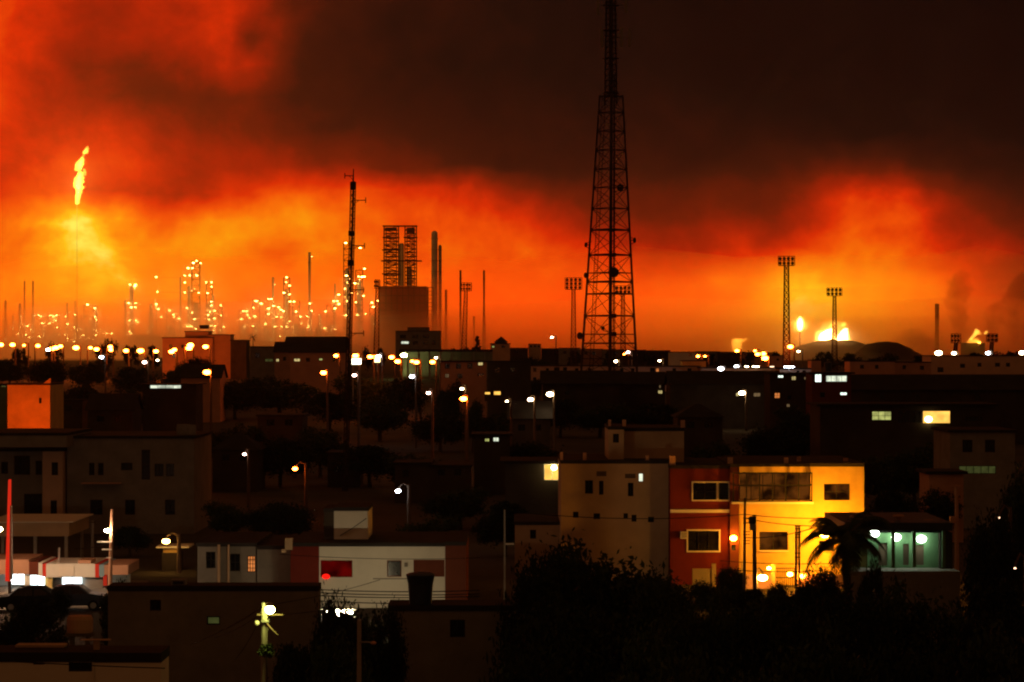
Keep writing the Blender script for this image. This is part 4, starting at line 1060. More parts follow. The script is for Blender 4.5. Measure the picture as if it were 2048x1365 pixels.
# --- white house
WD=160.
def white_house():
    D=WD; t=root('house',(X(740,D),D+5,0),'long white house with dark red end panels and a red-glowing window','house')
    body(t,638,1086,890,D,10,'white',[(641,1121,705,1155,'redroom','brown',(1,1)),(774,1121,803,1154,'dark','brown',(1,1)),(827,1120,889,1154,'brown','brown',(2,1))],name='white_wall',over=.02)
    body(t,581,1086,637.7,D-.25,10,'red',[],name='red_panel',over=.02)
    body(t,890.3,1084,932,D-.3,10,'brown',[],name='brown_panel',over=.02)
    body(t,668,1015,736,D+3,5,'white',[],zbase=Z(1086,D+3)-.4,name='roof_room',over=.03)
    body(t,648,1017,667.6,D+3.4,4.4,'dark',[],zbase=Z(1086,D+3)-.4,name='roof_room_side',over=.02)
    c=MB().tube([P(680,1072,D+2.97),P(705,1057,D+2.97),P(733,1037,D+2.97)],.025,5).build('cable',M['cable'],t)
    MB().ball(P(652,1153.5,D-.06),.24,.05,.16).build('red_lamp',emit('red_lamp',(1.,.012,.006),1.3,False),t)
    MB().pbox(808.5,1126,815,1134,D-.14,.135).build('meter_box',M['grey'],t)
    MB().pbox(746,1157,830,1159,D-.05,.045).build('ledge',M['grey'],t)
    b=MB(); b.pbox(570,1077,585,1100,D-.5,.5); b.build('chimney',M['beige'],t)
    MB().pbox(563,1099,572,1106,D-.5,.3).build('ledge_block',M['beige'],t)
white_house()
def side_house():
    D=165.; t=root('house',(X(480,D),D+5,0),'dim beige house with a small orange grid window, left of the white house','house')
    body(t,395,1086,512,D,10,'grey',[(412,1104,431,1137,'dark','ironw',(2,2)),(460,1108,480,1143,'dark','ironw',(2,2)),(494.5,1112,511,1145,'orange','ironw',(3,4))],name='wall',over=.08)
    body(t,514,1092,580.6,D-.3,10,'grey',[],name='right_wall',over=.03)
    b=MB(); b.pbox(435,1090,440,1172,D-.2,.198); b.pbox(455,1090,459,1172,D-.2,.198); b.each('pilaster',M['beige'],t)
side_house()
# --- dark wall and roof in front
r=bld('house','plain dark greenish wall with one small yellow window, below the row of white houses','house',216,1172,636,112,1.6,'grey',[(413.5,1233,440,1250,'olive','ironw',(1,1)),(300,1200,322,1222,'dark','ironw')],over=.02)
t=root('vent_unit',(X(357,112.2),112.5,Z(1172,112)),'small grey box on the dark greenish roof','vent')
MB().pbox(342,1160,371,1171.9,112.3,.6).build('casing',M['grey'],t); MB().pbox(346,1163,367,1169,112.27,.028).build('grille',M['ironw'],t)
bld('house','dark roof block that carries the big water tank','house',778,1211,1030,110,2.4,'grey',[(900,1240,930,1275,'dark')],over=.05)
roof_tank(811,1146,869,1210.5,109.9,'big dark plastic water tank, wide at the rim, in front of the white house',taper=.78)
def corner_house():
    D=62.; t=root('house',(X(150,D),D+4,0),'dim brownish flat-roofed house in the bottom left corner','house')
    body(t,-60,1305,190,D,1.5,'trim',[(66,1318,89,1330,'dark'),(137,1319,184,1344,'dark','ironw',(2,2))],name='wall',over=.02)
    body(t,190.5,1306,321,D-.1,1.5,'trim',[],name='right_wall',over=.02)
    MB().pbox(30,1291,128,1303,D+1,.5).build('parapet',M['beige'],t)
    m=MB(); m.pbox(187,1282,198,1305.5,D+.5,.12); m.pbox(160,1280,220,1281.9,D+.45,.2); m.build('roof_frame',M['beige'],t)
corner_house()
def yard_items():
    t=root('water_tank',(X(160,82),82,0),'dim barrel tank on a stand, faintly lit brown and green, lower left','water tank')
    D=82.; x=X(160,D); r=X(186,D)-x
    MB().lathe((x,D,Z(1265,D)),[(r*.95,0),(r,.1),(r,Z(1232,D)-Z(1265,D)-.1),(r*.9,Z(1232,D)-Z(1265,D))],20).build('tank_body',M['salmon'],t)
    m=MB(); 
    for sx in (-.6,.6):
        for sy in (-.3,.3): m.box(x+sx*r-.05,x+sx*r+.05,D+sy*r-.05,D+sy*r+.05,-.1,Z(1265,D)-.1)
    m.each('leg',M['wood'],t); MB().box(x-r,x+r,D-r*.8,D+r*.8,Z(1265,D)-.1,Z(1265,D)-.002).build('shelf',M['wood'],t)
yard_items()
# --- big dark building at the left
def left_block():
    D=225.; t=root('apartment_building',(X(160,D),D+6,0),'large dim two-storey building at left with a paler corner bay','apartment block')
    body(t,134,872,388,D,13,'grey',[(178,926,189,951,'dark'),(196,926,207,951,'dark'),(242,926,265,941,'dark'),(283,900,300,960,'dark','ironw',(1,2)),(309,928,327,953,'dark'),(332,928,348,953,'dark'),(180,1000,205,1030,'dark'),(250,1000,270,1030,'dark'),(330,1000,350,1030,'dark')],name='main_wall',over=.15)
    body(t,-40,866,133,D-3.5,13,'grey',[],zbase=Z(895,D-3.5),name='upper_band',over=.05)
    body(t,85,898,125,D-1.2,10,'sand',[(103,925,116,951,'dark'),(101,1001,114,1028,'dark')],name='corner_bay',over=.02)
    body(t,-40,898,84.5,D-.4,10,'grey',[(2,924,16,948,'dark'),(28,912,60,950,'dark'),(71,922,84,950,'dark'),(48,988,84,1050,'dark',None)],name='left_wall',over=.02)
    MB().pbox(162,966.5,240,968.5,D-.9,.88).build('balcony_slab',M['salmon'],t)
    tk=MB(); tk.lathe((X(361,D),D+2,Z(872,D)),[(.55,0),(.6,.5),(.55,.9)],12); tk.lathe((X(374,D),D+2,Z(872,D)),[(.5,0),(.55,.5),(.5,.85)],12); tk.each('roof_drum',M['grey'],t)
left_block()
def low_canopy():
    D=190.; t=root('canopy',(X(70,D),D,0),'dim yellowish flat canopy behind the red sign pylon','canopy')
    MB().pbox(-30,1046,138,1073,D,9).build('fascia',M['beige'],t); MB().pbox(-32,1044,146,1045.9,D-.15,9.3).build('roof_edge',M['trim'],t)
    c=MB()
    for px in (5,70,132): c.pbox(px-3,1073.2,px+3,1182,D+.4,.3)
    c.each('post',M['pole'],t)
low_canopy()
# --- petrol station / shop front at the left
GD=168.
def station():
    D=GD; t=root('shop',(X(120,D),D+4,0),'low roadside shop with white and red fascia and glaring white windows','shop')
    def panel(name,a,b,y0,y1,m,d=0,dep=.4): return MB().pbox(a,y0,b,y1,D+d,dep).build(name,M[m],t)
    panel('fascia_panel',-30,57.8,1120,1149,'salmon',0,5); panel('fascia_panel',58,76.7,1124,1151,'brown',.02,5)
    panel('fascia_post',77,84.5,1126,1153,'white',-.1,5); panel('fascia_post',84.7,92,1128,1154,'redp',0,5)
    panel('fascia_panel',92.2,190,1128,1155,'white',.01,5); panel('fascia_sign',118,148,1134,1153,'trim',-.06,.068)
    panel('fascia_post',190.2,198,1129,1155,'redp',0,5); panel('fascia_panel',198.2,208,1130,1153,'blue',.02,5); panel('fascia_panel',208.2,256,1131,1150,'salmon',.04,5)
    panel('roof_box',156,182,1121,1127.9,'salmon',.3,2)
    MB().pbox(-30,1186,260,1190,D-3,9).build('forecourt',M['grey'],t)
    MB().pbox(-30,1149.2,260,1189.8,D+2.2,.3).build('back_wall',M['white'],t)
    bw=[(21,49,1144,1169),(60,90,1147,1172),(124,164,1155.5,1175)]
    for a,b,y0,y1 in bw:
        w=MB().pbox(a,y0,b,y1,D+.2,.05).build('shop_window',E['shopl'],t)
        f=MB(); 
        for px in (a,(a+b)/2,b): f.pbox(px-.6,y0,px+.6,y1,D+.14,.05)
        f.build('frame',M['steel'],w)
    panel('wall_panel',49.3,59.7,1151,1186,'beige',.3,.3); panel('wall_panel',90.3,104,1154.2,1186,'ochre',.3,.3); panel('wall_panel',104.2,123.7,1155.2,1186,'ironw',.5,.3); panel('wall_panel',164.3,206,1155.3,1180,'grey',.35,.3)
    panel('door_post',206.3,214,1150.2,1172,'redp',.1,.3)
station()
def pylon():
    D=160.; t=root('sign_pylon',(X(12,D),D,0),'tall tapering red sign pylon with a pale edge, at the left edge','sign')
    def wedge(name,a0,a1,b0,b1,y0,y1,m,d,dep):
        mb=MB(); x=[X(a0,D),X(a1,D),X(b1,D),X(b0,D)]; z0,z1=Z(y1,D),Z(y0,D)
        v=[(x[0],D+d,z1),(x[1],D+d,z1),(x[2],D+d,z0),(x[3],D+d,z0)]; v+= [(p[0],p[1]+dep,p[2]) for p in v]
        mb.add(v,[(0,3,2,1),(4,5,6,7),(0,1,5,4),(1,2,6,5),(2,3,7,6),(3,0,4,7)]); mb.build(name,M[m],t)
    M['red_backlit']=emit('backlit_red_sign',(1.,.035,.012),.62); wedge('red_face',16.5,19.5,10,18,960,1163,'red_backlit',0,.5)
    wedge('pale_edge',19.6,21.5,18.1,23,1012,1160,'trim',.05,.45)
    MB().pbox(16,1163.1,22,1200,D+.1,.3).build('post',M['steel'],t)
pylon()
def parked_car(px, D, paint, label, hl):
    x = X(px,D); t = root('parked_car', (x,D,0), label, 'car', 'cars parked before the roadside shop')
    prof = [(-2.1,.32),(-2.12,.72),(-1.98,.9),(-1.45,.96),(-.95,1.38),(-.4,1.47),(.45,1.45),(1.05,1.02),(1.9,.88),(2.1,.7),(2.12,.34)]
    b = MB(); n = len(prof); vs = []
    for y,k in ((-.84,1.),(-.78,.985),(.78,.985),(.84,1.)): pass
    for y, ins in ((-.82,.03),(-.74,0.),(.74,0.),(.82,.03)):
        for (a,z) in prof: vs.append((x+a*(1-ins*.4), D+y*(1-.16*max(0,z-.95)/.5), z-(.03 if ins else 0)))
    fs = []
    for j in range(3):
        for i in range(n-1): fs.append((j*n+i, j*n+i+1, (j+1)*n+i+1, (j+1)*n+i))
        fs.append((j*n+n-1, j*n, (j+1)*n, (j+1)*n+n-1))
    fs.append(tuple(range(n-1,-1,-1))); fs.append(tuple(3*n+i for i in range(n)))
    b.add(vs,fs); b.build('body', M[paint], t)
    for pts in (((-1.3,.98),(-.9,1.32),(-.08,1.4),(-.08,.98)),((0.,.98),(0.,1.4),(.42,1.38),(.92,1.02))):
        for sy in (-1,1):
            y0 = lambda z: D+sy*.835*(1-.16*max(0,z-.95)/.5)
            w = MB(); w.add([(x+a,y0(z),z-.03) for a,z in pts]+[(x+a,y0(z)-sy*.02,z-.03) for a,z in pts],[(0,1,2,3),(7,6,5,4),(0,4,5,1),(1,5,6,2),(2,6,7,3),(3,7,4,0)]); w.build('side_window', M['glass'], t)
    for a in (-1.3,1.3):
        for sy in (-1,1):
            w = MB(); w.tube([(x+a,D+sy*.62,.31),(x+a,D+sy*.85,.31)],.31,16); o = w.build('wheel', M['cable'], t)
            MB().tube([(x+a,D+sy*.80,.31),(x+a,D+sy*.862,.31)],.18,12).build('rim', M['steel'], o)
    for sy in (-.55,.55): MB().ball((x+hl*2.06,D+sy,.68),.07,.16,.08).build('headlight', M['trim'], t)
parked_car(146,159,'tank','dark car whose rounded roof cuts into the right glaring shop window',1)
parked_car(72,158,'cable','black car with its roof just below the two left shop windows',-1)
# --- pale green porch house on the right
def porch_house():
    D=140.; t=root('house',(X(1800,D),D+4,0),'low house with a pale green porch lit by three white lamps','house')
    MB().pbox(1690,1046,1905,1062,D-2.4,9).build('roof',M['tank'],t)
    body(t,1735,1062.2,1880,D,6,'greenw',[(1757,1086,1775,1132,'wood',None),(1806,1088,1818,1131,'wood',None),(1832,1090,1848,1131,'wood',None)],zbase=-.2,name='porch_wall',over=-.3,slab=.1)
    body(t,1880.3,1062.2,1905,D-.6,6,'dark',[],zbase=-.2,name='side_wall',over=-.2,slab=.1)
    MB().box(X(1690,D),X(1905,D),D-2.4,D-.01,-.2,Z(1136,D)).build('porch_floor',M['grey'],t)
    c=MB()
    for px in (1700,1787,1829,1888): c.pbox(px-3,1062.2,px+3,1135.8,D-2.2,.25)
    c.each('porch_post',M['greenw'],t)
    for px,py in ((1749,1067.5),(1792,1075),(1843,1078.5)):
        MB().ball(P(px,py,D-.4),.25,.16,.19).build('porch_lamp',emit('porch_tube',(.85,1.,.80),20),t)
    f=MB()
    for px,a,b in ((1711,1031,1045),(1797,1030,1045),(1857,1040,1045.5)): f.lathe((X(px,D),D,Z(b,D)),[(.12,0),(.12,(b-a)*.6*D/F),(.3,(b-a)*.75*D/F),(.28,(b-a)*D/F)],8)
    f.each('roof_vent',M['salmon'],t)
porch_house()

# ================================================================ STREET LAMPS
# far row under the refinery, (px, py, radius px, lamp)
ROW=[(2,690,4.5,'sodium_far'),(25,690,4.5,'sodium_far'),(48,691,2.5,'sodium_far'),(76,692,4,'sodium_far'),(96,700,3.5,'mercury'),(104,698,5,'sodium_far'),(112,696,5,'sodium_far'),(121,693,4,'sodium_far'),(152,696,5.5,'sodium_far'),(181,696,3.5,'sodium_far'),
 (193,699,4.5,'sodium_far'),(220.5,694,4,'sodium_far'),(222,700,4.5,'sodium_far'),(252,702,4.5,'sodium_far'),(281,702,6,'sodium_far'),(312,703,4.5,'sodium_far'),(343,704,5,'sodium_far'),(349,700,4,'sodium_far'),(378,697,5.5,'sodium_far'),(381,691,6,'sodium_far'),(411,694,5,'sodium_far')]
for i,(px,py,r_,e) in enumerate(ROW):
    D=690-6*(i%4)
    lamp_post(px,py,D,r_,e,f"lit {'bluish' if e=='mercury' else 'orange'} street lamp, {ORD[i]} from the left in the row below the refinery",'street lamps in the row below the refinery',armpx=(6 if i%2 else 9),side=(1 if i%3 else -1))
MID=[(203,715,4,'mercury',540,'cool bluish lamp just below the orange row under the refinery'),(289,725,4.5,'pink',520,'pinkish lamp above the dark house with a white strip window'),(315,721,2.5,'white',560,'tiny pale lamp right of the pinkish lamp'),
 (414,745,7.5,'sodium_far',420,'big solitary orange lamp above a lit roof slope'),(672,712,4.5,'sodium_far',520,'orange lamp just left of the slim antenna mast'),(711,712,6,'sodium_far',470,'orange lamp on top of the glaring white sign'),
 (740,714,5,'sodium_far',480,'orange lamp right of the glaring white sign'),(748,714,4.5,'sodium_far',490,'orange lamp touching the bluish lamp right of the glaring sign'),(757,713,4.5,'mercury',500,'bluish lamp right of the glaring white sign'),(783,715,5.2,'sodium_far',520,'orange lamp left of the green-lit grandstand, upper of two'),
 (795,723.5,5.5,'sodium_far',480,'orange lamp left of the green-lit grandstand, lower of two'),(824.5,723,3.5,'sodium_far',480,'smaller of two touching orange lamps below the grandstand'),(833,725,5.2,'sodium_far',470,'larger of two touching orange lamps below the grandstand'),(865,724.5,5,'sodium_far',470,'orange lamp above the left end of the veranda house'),
 (872,716,2.8,'white',520,'small tilted white lamp above the veranda house'),(647,746,5.8,'sodium_far',410,'bright orange lamp right of the cream-lit windows'),(709,751,4.3,'pink',390,'pinkish lamp just right of the antenna mast'),(824,753.5,4.8,'mercury',390,'violet-white lamp in the dark trees below the grandstand'),
 (857,786.5,4.3,'pink',330,'pinkish-orange lamp low left of the veranda house'),(890,746,3,'white',440,'small lamp at the foot of the veranda house, left of two'),(903,746,3,'white',440,'small lamp at the foot of the veranda house, right of two'),(924,778,3.6,'white',350,'white lamp at the end of a lit lane'),
 (927,798,7,'sodium_far',330,'large deep orange lamp below the veranda house'),(1014,803,2.6,'white',330,'tiny white lamp in the dark right of the deep orange lamp'),(1051,771,5.5,'sodium_far',520,'orange lamp against the beige end of the long block'),(1061,799.5,5.5,'white',340,'white lamp below the beige-ended block, left of two'),
 (1100,789,7,'white',350,'large white lamp below the beige-ended block, right of two'),(1256,705.5,4,'pink',760,'pinkish lamp beside the right leg of the radio tower'),(1249,709,2.4,'sodium_far',740,'tiny orange lamp beside the pinkish lamp at the radio tower'),(1231,723,4,'white',640,'white lamp behind the radio tower'),
 (1319,722,2.8,'white',640,'small white lamp on the roof right of the radio tower'),(1396,713,3.2,'sodium_far',700,'small yellowish lamp by the pale green-white house, left of two'),(1410,713,2.6,'sodium_far',700,'small yellowish lamp by the pale green-white house, right of two'),
 (1474,702,4,'sodium_far',720,'yellow lamp at the foot of the ground flare'),(1510,702,2.8,'sodium_far',720,'small yellow lamp above the white-hot cluster'),(1515,709,4.5,'sodium_far',640,'leftmost lamp of the white-hot cluster'),(1526,708,5.5,'sodium_far',650,'topmost lamp of the white-hot cluster'),
 (1530,717,6.5,'sodium_far',630,'lowest and largest lamp of the white-hot cluster'),(1441.5,738,5.5,'mercury',590,'bluish lamp under the edge of the long dim roof'),(1473,733.5,4.2,'mercury',610,'bluish lamp on the edge of the long dim roof'),(1580.5,694,5.5,'sodium_far',570,'bright lamp on a lit post at the foot of the tallest floodlight tower'),
 (1597,703.5,2.8,'white',700,'tiny tilted lamp right of the tallest floodlight tower'),(1560.5,734,0,'',0,''),(1484,786.5,6.5,'white',440,'bright white lamp below the broad dark roof'),(1877,706.5,7,'white',672,'brightest white lamp above the wide brown block at far right'),
 (1908,707,4.6,'white',672,'white lamp under the left low floodlight tower'),(1976,706.5,4.4,'mercury',672,'bluish-white lamp under the right low floodlight tower'),(2044,706,6,'white',672,'white lamp at the right edge of the picture'),
 (489,909,3.6,'pink',260,'pinkish lamp alone in the dark trees'),(590,938,5.2,'sodium_far',240,'orange lamp alone in the dark trees left of the antenna mast'),(796,982.5,6,'mercury',200,'cool white lamp alone in the dark behind the white house'),
 (2030,1137,3,'dim',110,'tiny orange lamp in the black trees at the right edge'),(1998,1036,2.8,'dim',130,'tiny reddish lamp right of the pole with a crossbar'),(-1,1059,6,'shop_front',161,'orange lamp at the left edge beside the red pylon')]
for px,py,r_,e,D,lab in MID:
    if not e: continue
    lamp_post(px,py,D,r_*.9,e,lab,armpx=8 if D>250 else 22,side=-1 if px<30 else 1)
def strip_light(a,b,py,D,e,lab):
    t=root('strip_light',P((a+b)/2,py,D),lab,'lamp'); h=max(.08,1.6*D/F/2)
    MB().box(X(a,D),X(b,D),D-.1,D+.1,Z(py,D)-h,Z(py,D)+h).build('tube',E[e],t); MB().box(X(a,D)-.1,X(b,D)+.1,D-.12,D+.12,Z(py,D)+h+.002,Z(py,D)+h+.12).build('housing',M['steel'],t)
    MB().box(X((a+b)/2,D)-.05,X((a+b)/2,D)+.05,D+.121,D+.2,g(D)-.2,Z(py,D)+h+.1).build('post',M['steel'],t)
strip_light(1490,1497,733.5,594,'white','small pale strip light on the long dim roof')
strip_light(1505,1518,733.8,595,'white','long pale strip light on the long dim roof')
strip_light(1540,1548,733.8,595,'dim','faint strip light on the long dim roof')
strip_light(1568,1588,734.4,515,'mercury','bluish strip light above the red-washed house')
# glaring sign by the mast
def glare_sign():
    D=460.; t=root('lit_sign',(X(713,D),D,g(D)),'glaring white-lit billboard just right of the antenna mast','sign')
    MB().pbox(704,717.5,722,729,D,.2).build('panel',emit('sign_face',(1.,.86,.5),8.),t)
    MB().pbox(703.4,716.6,722.6,717.4,D-.05,.3).build('frame',M['steel'],t)
    c=MB(); 
    for px in (706,720): c.box(X(px,D)-.1,X(px,D)+.1,D+.05,D+.15,g(D)-.2,Z(729.05,D))
    c.each('post',M['steel'],t)
    t=root('lit_sign',(X(754,D),D,g(D)),'small yellow-white lit sign under the bluish lamp','sign')
    MB().pbox(749,717,760,725,D+10,.2).build('panel',emit('sign_face_small',(1.,.75,.3),5.),t); MB().pbox(753.5,725.1,755.5,745,D+10.05,.1).build('post',M['steel'],t)
glare_sign()
for a,b,y0,y1,D,lab,k in ((970,980,785,789,330,'small amber shop canopy light, smaller of two',0),(988,1001,783.5,790,330,'small amber shop canopy light, larger of two',1)):
    t=root('kiosk',(X((a+b)/2,D),D,g(D)),lab.replace('shop canopy light','lit kiosk in the dark'),'kiosk')
    MB().pbox(a,y0,b,y1,D,.2).build('lit_opening',W['amber'],t); MB().pbox(a-1,y1+.1,b+1,y1+14,D,2.2).build('counter',M['dark'],t); MB().pbox(a-2,y0-2,b+2,y0-.1,D-.4,3).build('roof',M['roof'],t)

# bright near lamps
def star_lamp():     # the bright sodium lamp left of the white house
    lamp_post(332,1083,185,8,'sodium_near','bright yellow-orange street lamp over a lit sill, left of the beige house',armpx=26)
E['sodium_near']=emit('near_sodium_lamp',(1,.5,.1),45)
star_lamp()
t=root('kiosk',(X(338,187),187,0),'small yellow-lit shed front under the bright street lamp','shed')
MB().pbox(326,1097,355,1106,187,.2).build('lit_front',M['ochre'],t); MB().pbox(324,1106.1,357,1190,187,2.5).build('wall',M['dark'],t); MB().pbox(312,1093.5,378,1096.8,186.6,3).build('roof',M['trim'],t)
def house_lamp():
    lamp_post(1649,1070,172.8,9,'sodium_big','brightest sodium street lamp, half behind the palm, lighting the yellow house',armpx=40,side=1,base=0)
    lamp_post(1525,1156,167.5,10,'white_near','yellow-white lamp low in front of the yellow house gate',armpx=-14,side=1,base=0)
E['white_near']=emit('near_white_lamp',(1,.5,.07),150)
house_lamp()
def pole_lamp_near():
    D=75.; t=root('street_lamp',(X(528,D),D,0),'street lamp glowing yellow-green on a concrete pole full of wires','street lamp')
    MB().tube([(X(527,D),D,-.2),(X(529,D),D,Z(1206,D))],[.12,.085],10).build('pole',M['pole'],t)
    rr=9.5*D/F; c=P(540,1220,D-.45)
    MB().ball(c,rr,rr,rr*.85,14,8).build('lamp',E['green'],t)
    MB().lathe((c.x,c.y,c.z+rr*.86),[(rr*1.1,0),(rr*.7,.06),(rr*.2,.1)],12).build('hood',M['steel'],t)
    MB().tube([P(529,1212,D),P(535,1209,D-.15),(c.x,c.y,c.z+rr+.05)],.025,6).build('arm',M['steel'],t)
    a=MB(); a.box(X(514,D),X(566,D),D-.06,D+.06,Z(1231,D),Z(1228,D)); a.build('crossbar',M['wood'],t)
    MB().pbox(522,1241,537,1245,D-.2,.4).build('clamp',M['steel'],t)
    MB().ball(P(513.5,1247,D-.1),.075).build('insulator',M['trim'],t)
    MB().tube([P(533,1246,D-.15),P(541,1256,D-.3),P(549,1264,D-.4),P(556,1271,D-.5)],.022,6).build('cable_sleeve',M['wood'],t)
pole_lamp_near()
def plain_pole():
    D=60.; t=root('street_lamp',(X(717,D),D,0),'unlit street lamp on a thin reddish pole, bottom centre','street lamp')
    MB().tube([(X(716.5,D),D,-.2),(X(718.5,D),D,Z(1240,D))],[.08,.045],8).build('pole',M['pole'],t)
    MB().tube([P(719,1285,D),P(735,1285,D-.2),P(744,1285.5,D-.3)],.02,6).build('arm',M['steel'],t)
    MB().ball(P(747,1286.5,D-.3),.065,.12,.04).build('lamp_head',M['salmon'],t)
plain_pole()

# ================================================================ UTILITY POLES AND WIRES
def transformer_pole():
    D=158.; t=root('utility_pole',(X(1509,D),D,0),'dark utility pole with a transformer can, in front of the yellow house','utility pole')
    MB().tube([(X(1510,D),D,-.2),(X(1508.5,D),D,Z(1030,D))],[.14,.1],8).build('pole',M['wood'],t)
    MB().lathe((X(1504,D),D-.35,Z(1047,D)),[(.2,0),(.22,.05),(.22,.36),(.12,.42)],12).build('transformer',M['ironw'],t)
    MB().pbox(1500,1047.5,1513,1061,D-.5,.3).build('junction_box',M['grey'],t)
    a=MB()
    for py in (1037,1046): a.pbox(1487,py-1,1510,py+1,D-.15,.1)
    a.each('crossarm',M['wood'],t)
    t=root('utility_pole',(X(1489,D),D+1,0),'thin utility pole with stacked insulators left of the transformer pole','utility pole'); D+=1
    MB().tube([(X(1488,D),D,-.2),(X(1490,D),D,Z(996,D))],[.1,.07],8).build('pole',M['wood'],t)
    i=MB()
    for k,py in enumerate((1037,1047,1064,1070,1076,1082,1088)): i.pbox(1486,py-1,1500,py+.6,D-.13,.06)
    i.each('bracket',M['ironw'],t)
    D=157.; t=root('utility_pole',(X(1595,D),D,0),'twin-post utility pole with insulator rack, before the yellow house','utility pole')
    for px in (1592.4,1598.4): MB().tube([(X(px,D),D,-.2),(X(px,D),D,Z(1052,D))],.07,6).build('pole',M['pole'],t)
    i=MB()
    for py in (1052,1058,1066,1070,1075,1107,1115): i.pbox(1590.5,py-1.2,1601,py+1.2,D-.17,.09)
    i.each('crossarm',M['wood'],t)
    D=150.; t=root('utility_pole',(X(1913,D),D,0),'dim pole with crossbar and reddish side box, right of the yellow house','utility pole')
    MB().tube([(X(1914,D),D,-.2),(X(1913,D),D,Z(970,D))],[.14,.1],8).build('pole',M['salmon'],t); MB().pbox(1903,972,1926,974.5,D-.16,.1).build('crossarm',M['salmon'],t)
    MB().pbox(1901,1034,1912,1047,D-.5,.4).build('box',M['salmon'],t)
    D=164.; t=root('utility_pole',(X(221,D),D,0),'reddish utility pole with white lit brackets beside the shop','utility pole')
    MB().tube([(X(219,D),D,-.2),(X(224,D),D,Z(1020,D))],[.14,.09],8).build('pole',M['salmon'],t)
    i=MB(); i.pbox(194,1083,224,1085.4,D-.2,.1); i.pbox(204,1098.5,223,1100.5,D-.2,.1); i.pbox(212,1115,223,1117,D-.2,.1); i.each('bracket',M['white'],t)
    MB().ball(P(214.5,1061.5,D-.3),.17,.16,.1).build('lamp',emit('bracket_lamp',(1.,.72,.45),200.),t)
    MB().tube([P(222,1058,D),P(217,1059,D-.2),P(214.5,1060,D-.3)],.03,5).build('arm',M['steel'],t)
    for px in (164,185): 
        t=root('utility_pole',(X(px,200),200,0),f"faint pale post behind the shop, {'nearer' if px>170 else 'farther'} from the bracket pole",'utility pole'); MB().tube([(X(px,200),200,-.2),(X(px,200),200,Z(1042,200))],[.13,.1],8).build('pole',M['pole'],t); MB().pbox(px-7,1044,px+7,1046,199.8,.1).build('crossarm',M['wood'],t)
    t=root('utility_pole',(X(118.5,168.5),169.4,0),'short thin mast standing on the shop roof','pole'); MB().tube([(X(118.5,169.4),169.4,Z(1128,169.4)),(X(118.5,169.4),169.4,Z(1096,169.4))],[.07,.05],6).build('pole',M['pole'],t)
transformer_pole()
def wire(a, b, sag, label, r_=.022, n=14):
    pts=[]
    for i in range(n+1):
        f=i/n; p=a.lerp(b,f); p.z-=sag*4*f*(1-f); pts.append(p)
    MB().tube(pts,r_,4).thing('power_line',M['cable'],label,'power line','power lines strung between the poles')
wire(P(1000,1021,150),P(1490,1029,157),.35,'single black power line crossing the dim left wing of the lit house')
wire(P(1490,1029,157),P(1740,1031,150),.2,'upper black power line crossing the yellow house')
wire(P(1490,1037,157),P(1740,1046,150),.3,'second black power line crossing the yellow house')
wire(P(1490,1076,157),P(1640,1052,150),.2,'sloping thin power line in front of the yellow house')
wire(P(1440,1122,157),P(1740,1124,150),.15,'power line crossing the lower yellow wall',.018)
wire(P(1440,1138,157),P(1640,1142,150),.1,'lowest power line above the gate of the yellow house',.018)
for i,(y0,y1) in enumerate(((1178,1181),(1184,1188),(1190,1193),(1200,1206),(1112,1116))):
    wire(P(560,y0-3,118),P(960,y1,118),.12,f'black power line across the white house, {ORD[i]} of the strung lines',.02 if i<4 else .012)
for i,(a,b) in enumerate((((527,1211),(440,1262)),((524,1214),(380,1290)),((522,1228),(430,1275)),((514,1250),(470,1320)),((528,1212),(760,1160)),((531,1232),(720,1205)))):
    wire(P(*a,75),P(*b,88 if i<4 else 100),.08,f'thin wire fanning out from the pole of the yellow-green lamp, {ORD[i]} from the top',.009)
wire(P(-60,1318,58),P(330,1337,58),.02,'dark wire crossing in front of the bottom left house',.012)
wire(P(222,1086,164),P(150,1098,175),.1,'thin lit wire left of the bracket pole by the shop',.02)

